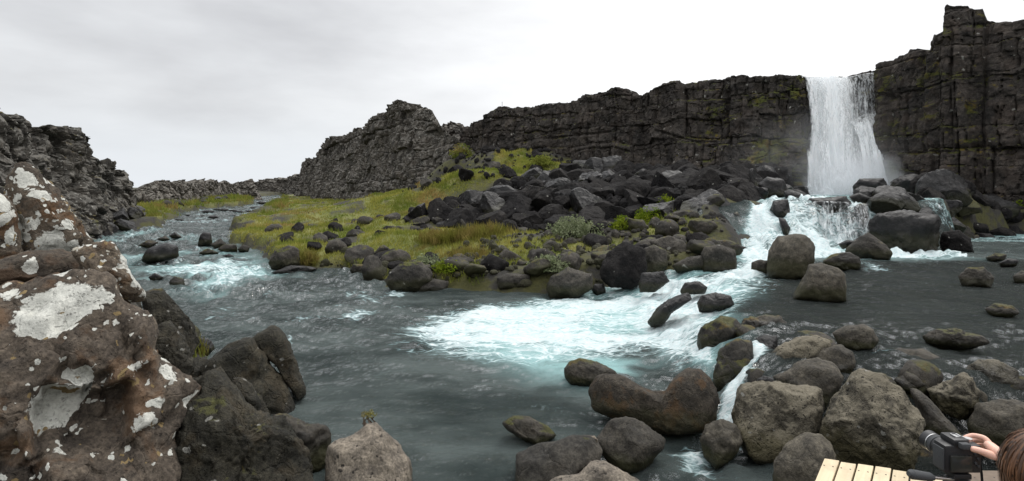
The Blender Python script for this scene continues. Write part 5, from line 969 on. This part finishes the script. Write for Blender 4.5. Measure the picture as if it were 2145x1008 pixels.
cpart('shutter_button', lambda bm: bm_cyl(bm, (.052, .034, .094), (.052, .034, .102), .007, seg=16), 'silver')
def hot(bm):
    bm_box(bm, (-.016, 0, .1235), (.004, .020, .006)); bm_box(bm, (.004, 0, .1235), (.004, .020, .006)); bm_box(bm, (-.006, 0, .1218), (.022, .018, .002))
cpart('hot_shoe', hot, 'silver', False)
def btn(bm):
    for x, z in ((.040, .07), (.050, .055), (.040, .040), (.050, .030)): bm_cyl(bm, (x, -.026, z), (x, -.030, z), .0045, seg=12)
cpart('button_cluster', btn, 'rubber')
def strap_(bm):
    pts = [(.066, .0, .085), (.074, -.006, .05), (.069, -.02, .0), (.066, -.03, -.08), (.068, -.03, -.20), (.06, -.02, -.33)]
    prev = None
    for q in pts:
        v_ = [bm.verts.new((q[0], q[1] - .004, q[2])), bm.verts.new((q[0] + .002, q[1] + .004, q[2])), bm.verts.new((q[0] - .002, q[1] + .005, q[2]))]
        if prev:
            for i in range(3): bm.faces.new((prev[i], prev[(i + 1) % 3], v_[(i + 1) % 3], v_[i]))
        prev = v_
cpart('strap', strap_, 'black')
tp = empty('tripod', (kx, ky, DZ)); tag(tp, 'dark tripod with a rubber-gripped pan handle under the reflex camera', 'tripod')
th = kz - .055 - DZ
def tpart(name, fn, mat, par=None):
    bm = bmesh.new(); fn(bm); return obj(name, bm, M[mat], par or tp, True)
tpart('head', lambda bm: (bm_cyl(bm, (0, 0, th - .085), (0, 0, th - .02), .030), bm_box(bm, (0, 0, th - .010), (.06, .05, .018), None, .003), bm_box(bm, (0, 0, th - .045), (.07, .045, .04), None, .006)), 'black')
tpart('column', lambda bm: (bm_cyl(bm, (0, 0, .22), (0, 0, th - .08), .015), bm_cyl(bm, (0, 0, th - .20), (0, 0, th - .12), .034)), 'rubber')
hd = tpart('pan_handle', lambda bm: bm_cyl(bm, (-.02, -.012, th - .025), (-.115, -.033, th - .005), .006), 'silver')
tpart('grip', lambda bm: (bm_cyl(bm, (-.112, -.033, th - .006), (-.125, -.036, th - .002), .009, .014), bm_cyl(bm, (-.125, -.036, th - .002), (-.200, -.052, th + .016), .014, .016), bm_cyl(bm, (-.200, -.052, th + .016), (-.214, -.055, th + .020), .016, .008)), 'rubber', hd)
for ang in (-15, 62, 250):
    c_, s_ = math.cos(R(ang)), math.sin(R(ang)); q = .30 if ang != 250 else .34
    lg = tpart('leg', lambda bm: (bm_cyl(bm, (c_ * .03, s_ * .03, th - .15), (c_ * .2, s_ * .2, .20), .013), bm_cyl(bm, (c_ * .2, s_ * .2, .20), (c_ * q, s_ * q, .02), .009)), 'black')
    tpart('foot', lambda bm: bm_cyl(bm, (c_ * q, s_ * q, .0), (c_ * q, s_ * q, .025), .013), 'rubber', lg)

# ---------------------------------------------------------------- woman kneeling behind the camera
g = G('skin'); tcn = g.n('ShaderNodeTexCoord'); no = g.noise(tcn.outputs['Object'], 25, 5)
b = g.n('ShaderNodeBsdfPrincipled', i_Roughness=.5); b.inputs['Subsurface Weight'].default_value = .12; b.inputs['Subsurface Radius'].default_value = (.012, .005, .003)
g.l(g.mix(no, (0.60, 0.33, 0.25), (0.76, 0.48, 0.38)), b.inputs['Base Color']); bp = g.n('ShaderNodeBump', i_Strength=.1, i_Distance=.002); g.l(g.noise(tcn.outputs['Object'], 160, 3), bp.inputs['Height']); g.l(bp.outputs[0], b.inputs['Normal']); g.l(b.outputs[0], g.out.inputs[0]); M['skin'] = g.m
g = G('brown_hair'); tcn = g.n('ShaderNodeTexCoord'); rn = g.noise(g.scale(tcn.outputs['Object'], (60, 60, 4)), 1.0, 4)
b = g.n('ShaderNodeBsdfPrincipled', i_Roughness=.38); at = g.n('ShaderNodeAttribute', attribute_name='tone')
g.l(g.mix(at.outputs['Fac'], (0.030, 0.015, 0.009), (0.20, 0.095, 0.048)), b.inputs['Base Color']); g.l(b.outputs[0], g.out.inputs[0]); M['hair'] = g.m
M['jacket'] = simple('dark_blue_jacket', (0.03, 0.04, 0.07), .8, sc=60, bump=.2); M['trousers'] = simple('grey_trousers', (0.05, 0.05, 0.055), .85, sc=80, bump=.2); M['shoe'] = simple('brown_boot', (0.08, 0.05, 0.03), .6); M['eye'] = simple('eye', (0.7, 0.7, 0.7), .2, var=.05, bump=0)
def skinmesh(name, nodes, edges, mat, parent, root=0, sub=2):
    bm = bmesh.new(); lay = bm.verts.layers.skin.verify(); vs = []
    for i, (p_, r_) in enumerate(nodes):
        v_ = bm.verts.new(p_); v_[lay].radius = r_ if isinstance(r_, tuple) else (r_, r_); v_[lay].use_root = (i == root); vs.append(v_)
    for a, b_ in edges: bm.edges.new((vs[a], vs[b_]))
    me = bpy.data.meshes.new(name); bm.to_mesh(me); bm.free(); o = link(name, me, mat, parent)
    m = o.modifiers.new('skin', 'SKIN'); m.use_smooth_shade = True; m.branch_smoothing = .5
    s_ = o.modifiers.new('sub', 'SUBSURF'); s_.levels = sub; s_.render_levels = sub; return o
PO = Vector((1.45, 1.22, DZ)); pe = empty('person', PO); tag(pe, 'woman with brown hair kneeling at the bottom right corner, hand on the camera', 'person')
def L(*p_): return tuple(Vector(p_) - PO)
hc = Vector((1.464, 1.40, 2.206))
N_ = [(L(1.45, 1.22, 1.53), .13), (L(1.45, 1.24, 1.72), .115), (L(1.445, 1.27, 1.90), .125), (L(1.44, 1.30, 2.02), .085), (L(1.435, 1.34, 2.09), .052), (L(1.445, 1.375, 2.14), .060), (L(1.452, 1.405, 2.205), .080), (L(1.452, 1.40, 2.25), .070),
      (L(1.60, 1.29, 1.985), .060), (L(1.77, 1.43, 1.87), .044), (L(1.735, 1.60, 1.965), .037), (L(1.690, 1.730, 2.055), (.027, .027)),
      (L(1.28, 1.29, 1.985), .060), (L(1.20, 1.36, 1.76), .044), (L(1.27, 1.52, 1.66), .036), (L(1.33, 1.60, 1.645), .027), (L(1.36, 1.66, 1.635), .022),
      (L(1.55, 1.24, 1.50), .105), (L(1.58, 1.60, 1.46), .072), (L(1.57, 1.35, 1.415), .055), (L(1.56, 1.16, 1.405), .042), (L(1.56, 1.07, 1.39), .035),
      (L(1.35, 1.24, 1.50), .105), (L(1.32, 1.60, 1.46), .072), (L(1.33, 1.35, 1.415), .055), (L(1.34, 1.16, 1.405), .042), (L(1.34, 1.07, 1.39), .035)]
E_ = [(0, 1), (1, 2), (2, 3), (3, 4), (4, 5), (5, 6), (6, 7), (2, 8), (8, 9), (9, 10), (10, 11), (2, 12), (12, 13), (13, 14), (14, 15), (15, 16), (0, 17), (17, 18), (18, 19), (19, 20), (20, 21), (0, 22), (22, 23), (23, 24), (24, 25), (25, 26)]
skinmesh('body', N_, E_, M['skin'], pe)
# right hand: palm and five bent fingers round the camera grip
def P3(px, py, Y_): return L(*pt(px, py, Y_))
HN = [(L(1.700, 1.722, 2.048), .026), (P3(2092, 951, 1.745), (.027, .021)), (P3(2080, 940, 1.772), (.030, .019)), (P3(2066, 926, 1.795), (.027, .015))]
HE = [(0, 1), (1, 2), (2, 3)]
skinmesh('palm', HN, HE, M['skin'], pe)
FING = (('index_finger', [(2076, 934, 1.785), (2062, 917, 1.805), (2037, 912, 1.832), (2020, 918, 1.838), (2009, 926, 1.836)], (.0115, .0105, .0092, .0085, .0072)),
        ('middle_finger', [(2078, 938, 1.79), (2066, 924, 1.815), (2044, 922, 1.845), (2028, 930, 1.855), (2018, 938, 1.852)], (.0115, .0105, .0094, .0086, .0074)),
        ('ring_finger', [(2081, 944, 1.79), (2070, 934, 1.818), (2050, 933, 1.848), (2035, 940, 1.858), (2024, 946, 1.855)], (.0110, .0100, .0090, .0082, .0070)),
        ('little_finger', [(2085, 950, 1.785), (2076, 944, 1.812), (2058, 944, 1.840), (2044, 950, 1.850), (2035, 955, 1.848)], (.0100, .0090, .0080, .0074, .0064)),
        ('thumb', [(2088, 957, 1.750), (2072, 952, 1.748), (2054, 945, 1.748), (2041, 941, 1.752), (2031, 941, 1.756)], (.0150, .0145, .0120, .0112, .0085)))
for nm, ps, rs in FING: skinmesh('finger' if nm != 'thumb' else 'thumb', [(P3(*q), r_) for q, r_ in zip(ps, rs)], [(i, i + 1) for i in range(4)], M['skin'], pe)
# clothes follow the body a little wider
skinmesh('jacket', [(N_[i][0], N_[i][1] + .014 if not isinstance(N_[i][1], tuple) else .04) for i in (0, 1, 2, 3, 8, 9, 10, 12, 13, 14)], [(0, 1), (1, 2), (2, 3), (2, 4), (4, 5), (5, 6), (2, 7), (7, 8), (8, 9)], M['jacket'], pe, 1)
skinmesh('trousers', [(N_[i][0], N_[i][1] + .012) for i in (0, 17, 18, 19, 20, 22, 23, 24, 25)], [(0, 1), (1, 2), (2, 3), (3, 4), (0, 5), (5, 6), (6, 7), (7, 8)], M['trousers'], pe, 0)
for sx_ in (1.56, 1.34): skinmesh('boot', [(L(sx_, 1.13, 1.405), .05), (L(sx_, 1.05, 1.40), .048), (L(sx_, 1.0, 1.40), .03)], [(0, 1), (1, 2)], M['shoe'], pe, 0, 1)
for s_ in (-1, 1):
    bm = bmesh.new(); bmesh.ops.create_uvsphere(bm, u_segments=14, v_segments=10, radius=.012); bmesh.ops.translate(bm, vec=L(1.452 + s_ * .032, 1.472, 2.212), verts=bm.verts[:]); obj('eye', bm, M['eye'], pe, True)
skinmesh('nose', [(L(1.452, 1.474, 2.212), .009), (L(1.452, 1.493, 2.185), .012), (L(1.452, 1.482, 2.187), .010)], [(0, 1), (1, 2)], M['skin'], pe, 0, 1)
bm = bmesh.new(); bm_box(bm, L(1.452, 1.477, 2.158), (.045, .014, .013), None, .005); obj('mouth', bm, simple('lips', (.45, .17, .15), .5, bump=0), pe, True)
# hair: a shell of many fine strands falling to the shoulders
rng = np.random.RandomState(5); nS, nk = 2600, 15; V, Fc, T = [], [], []
for i in range(nS):
    a = rng.uniform(-math.pi, math.pi); back_ = -math.cos(a)            # a = 0 faces forward
    rad = np.array([.090, .104, .120]) * (1 + rng.uniform(0, .07)); L_ = .20 + .10 * rng.rand() if abs(a) > .75 else .02 * rng.rand()
    el0 = R(88 - 25 * rng.rand()); q = []
    aa = a + rng.normal(0, .03); wav = rng.uniform(0, 6.28)
    for k in range(nk):
        t = k / (nk - 1)
        if t < .55:
            el = el0 + (R(-8 if abs(a) > .75 else 32) - el0) * t / .55; w_ = .006 * math.sin(wav + t * 7)
            q.append((math.sin(aa) * math.cos(el) * (rad[0] + w_), math.cos(aa) * math.cos(el) * (rad[1] + w_) - .008, math.sin(el) * rad[2]))
        else:
            b0 = q[int(.55 * (nk - 1))]; s_ = (t - .55) / .45
            q.append((b0[0] * (1 - .12 * s_ + .05 * math.sin(wav + s_ * 4)), b0[1] * (1 - .05 * s_) - .012 * s_, b0[2] - L_ * s_))
    q = np.array(q); tan = np.gradient(q, axis=0); outw = q / (np.linalg.norm(q, axis=1)[:, None] + 1e-6); sd__ = np.cross(tan, outw); sd__ /= np.linalg.norm(sd__, axis=1)[:, None] + 1e-9
    w_ = .0032 * (1 - .75 * np.linspace(0, 1, nk))[:, None]; b0 = len(V); tone = rng.rand() ** 1.6
    V += list(q - sd__ * w_) + list(q + sd__ * w_); T += [tone] * (2 * nk)
    Fc += [(b0 + k, b0 + k + 1, b0 + nk + k + 1, b0 + nk + k) for k in range(nk - 1)]
hair = link('hair', mesh('hair', np.array(V) + np.array(hc - PO), np.array(Fc), True, {'tone': np.array(T)}), M['hair'], pe)

# thin marker post on the skyline
bm = bmesh.new(); bm_cyl(bm, (0, 0, -1), (0, 0, .75), .028, .02, 8); bm_cyl(bm, (0, 0, .75), (0, 0, .80), .035, .035, 8)
po = obj('marker_post', bm, M['old_wood']); po.location = (-1.0, 52, 10.75); tag(po, 'thin dark marker post standing on the skyline of the long wall', 'post')
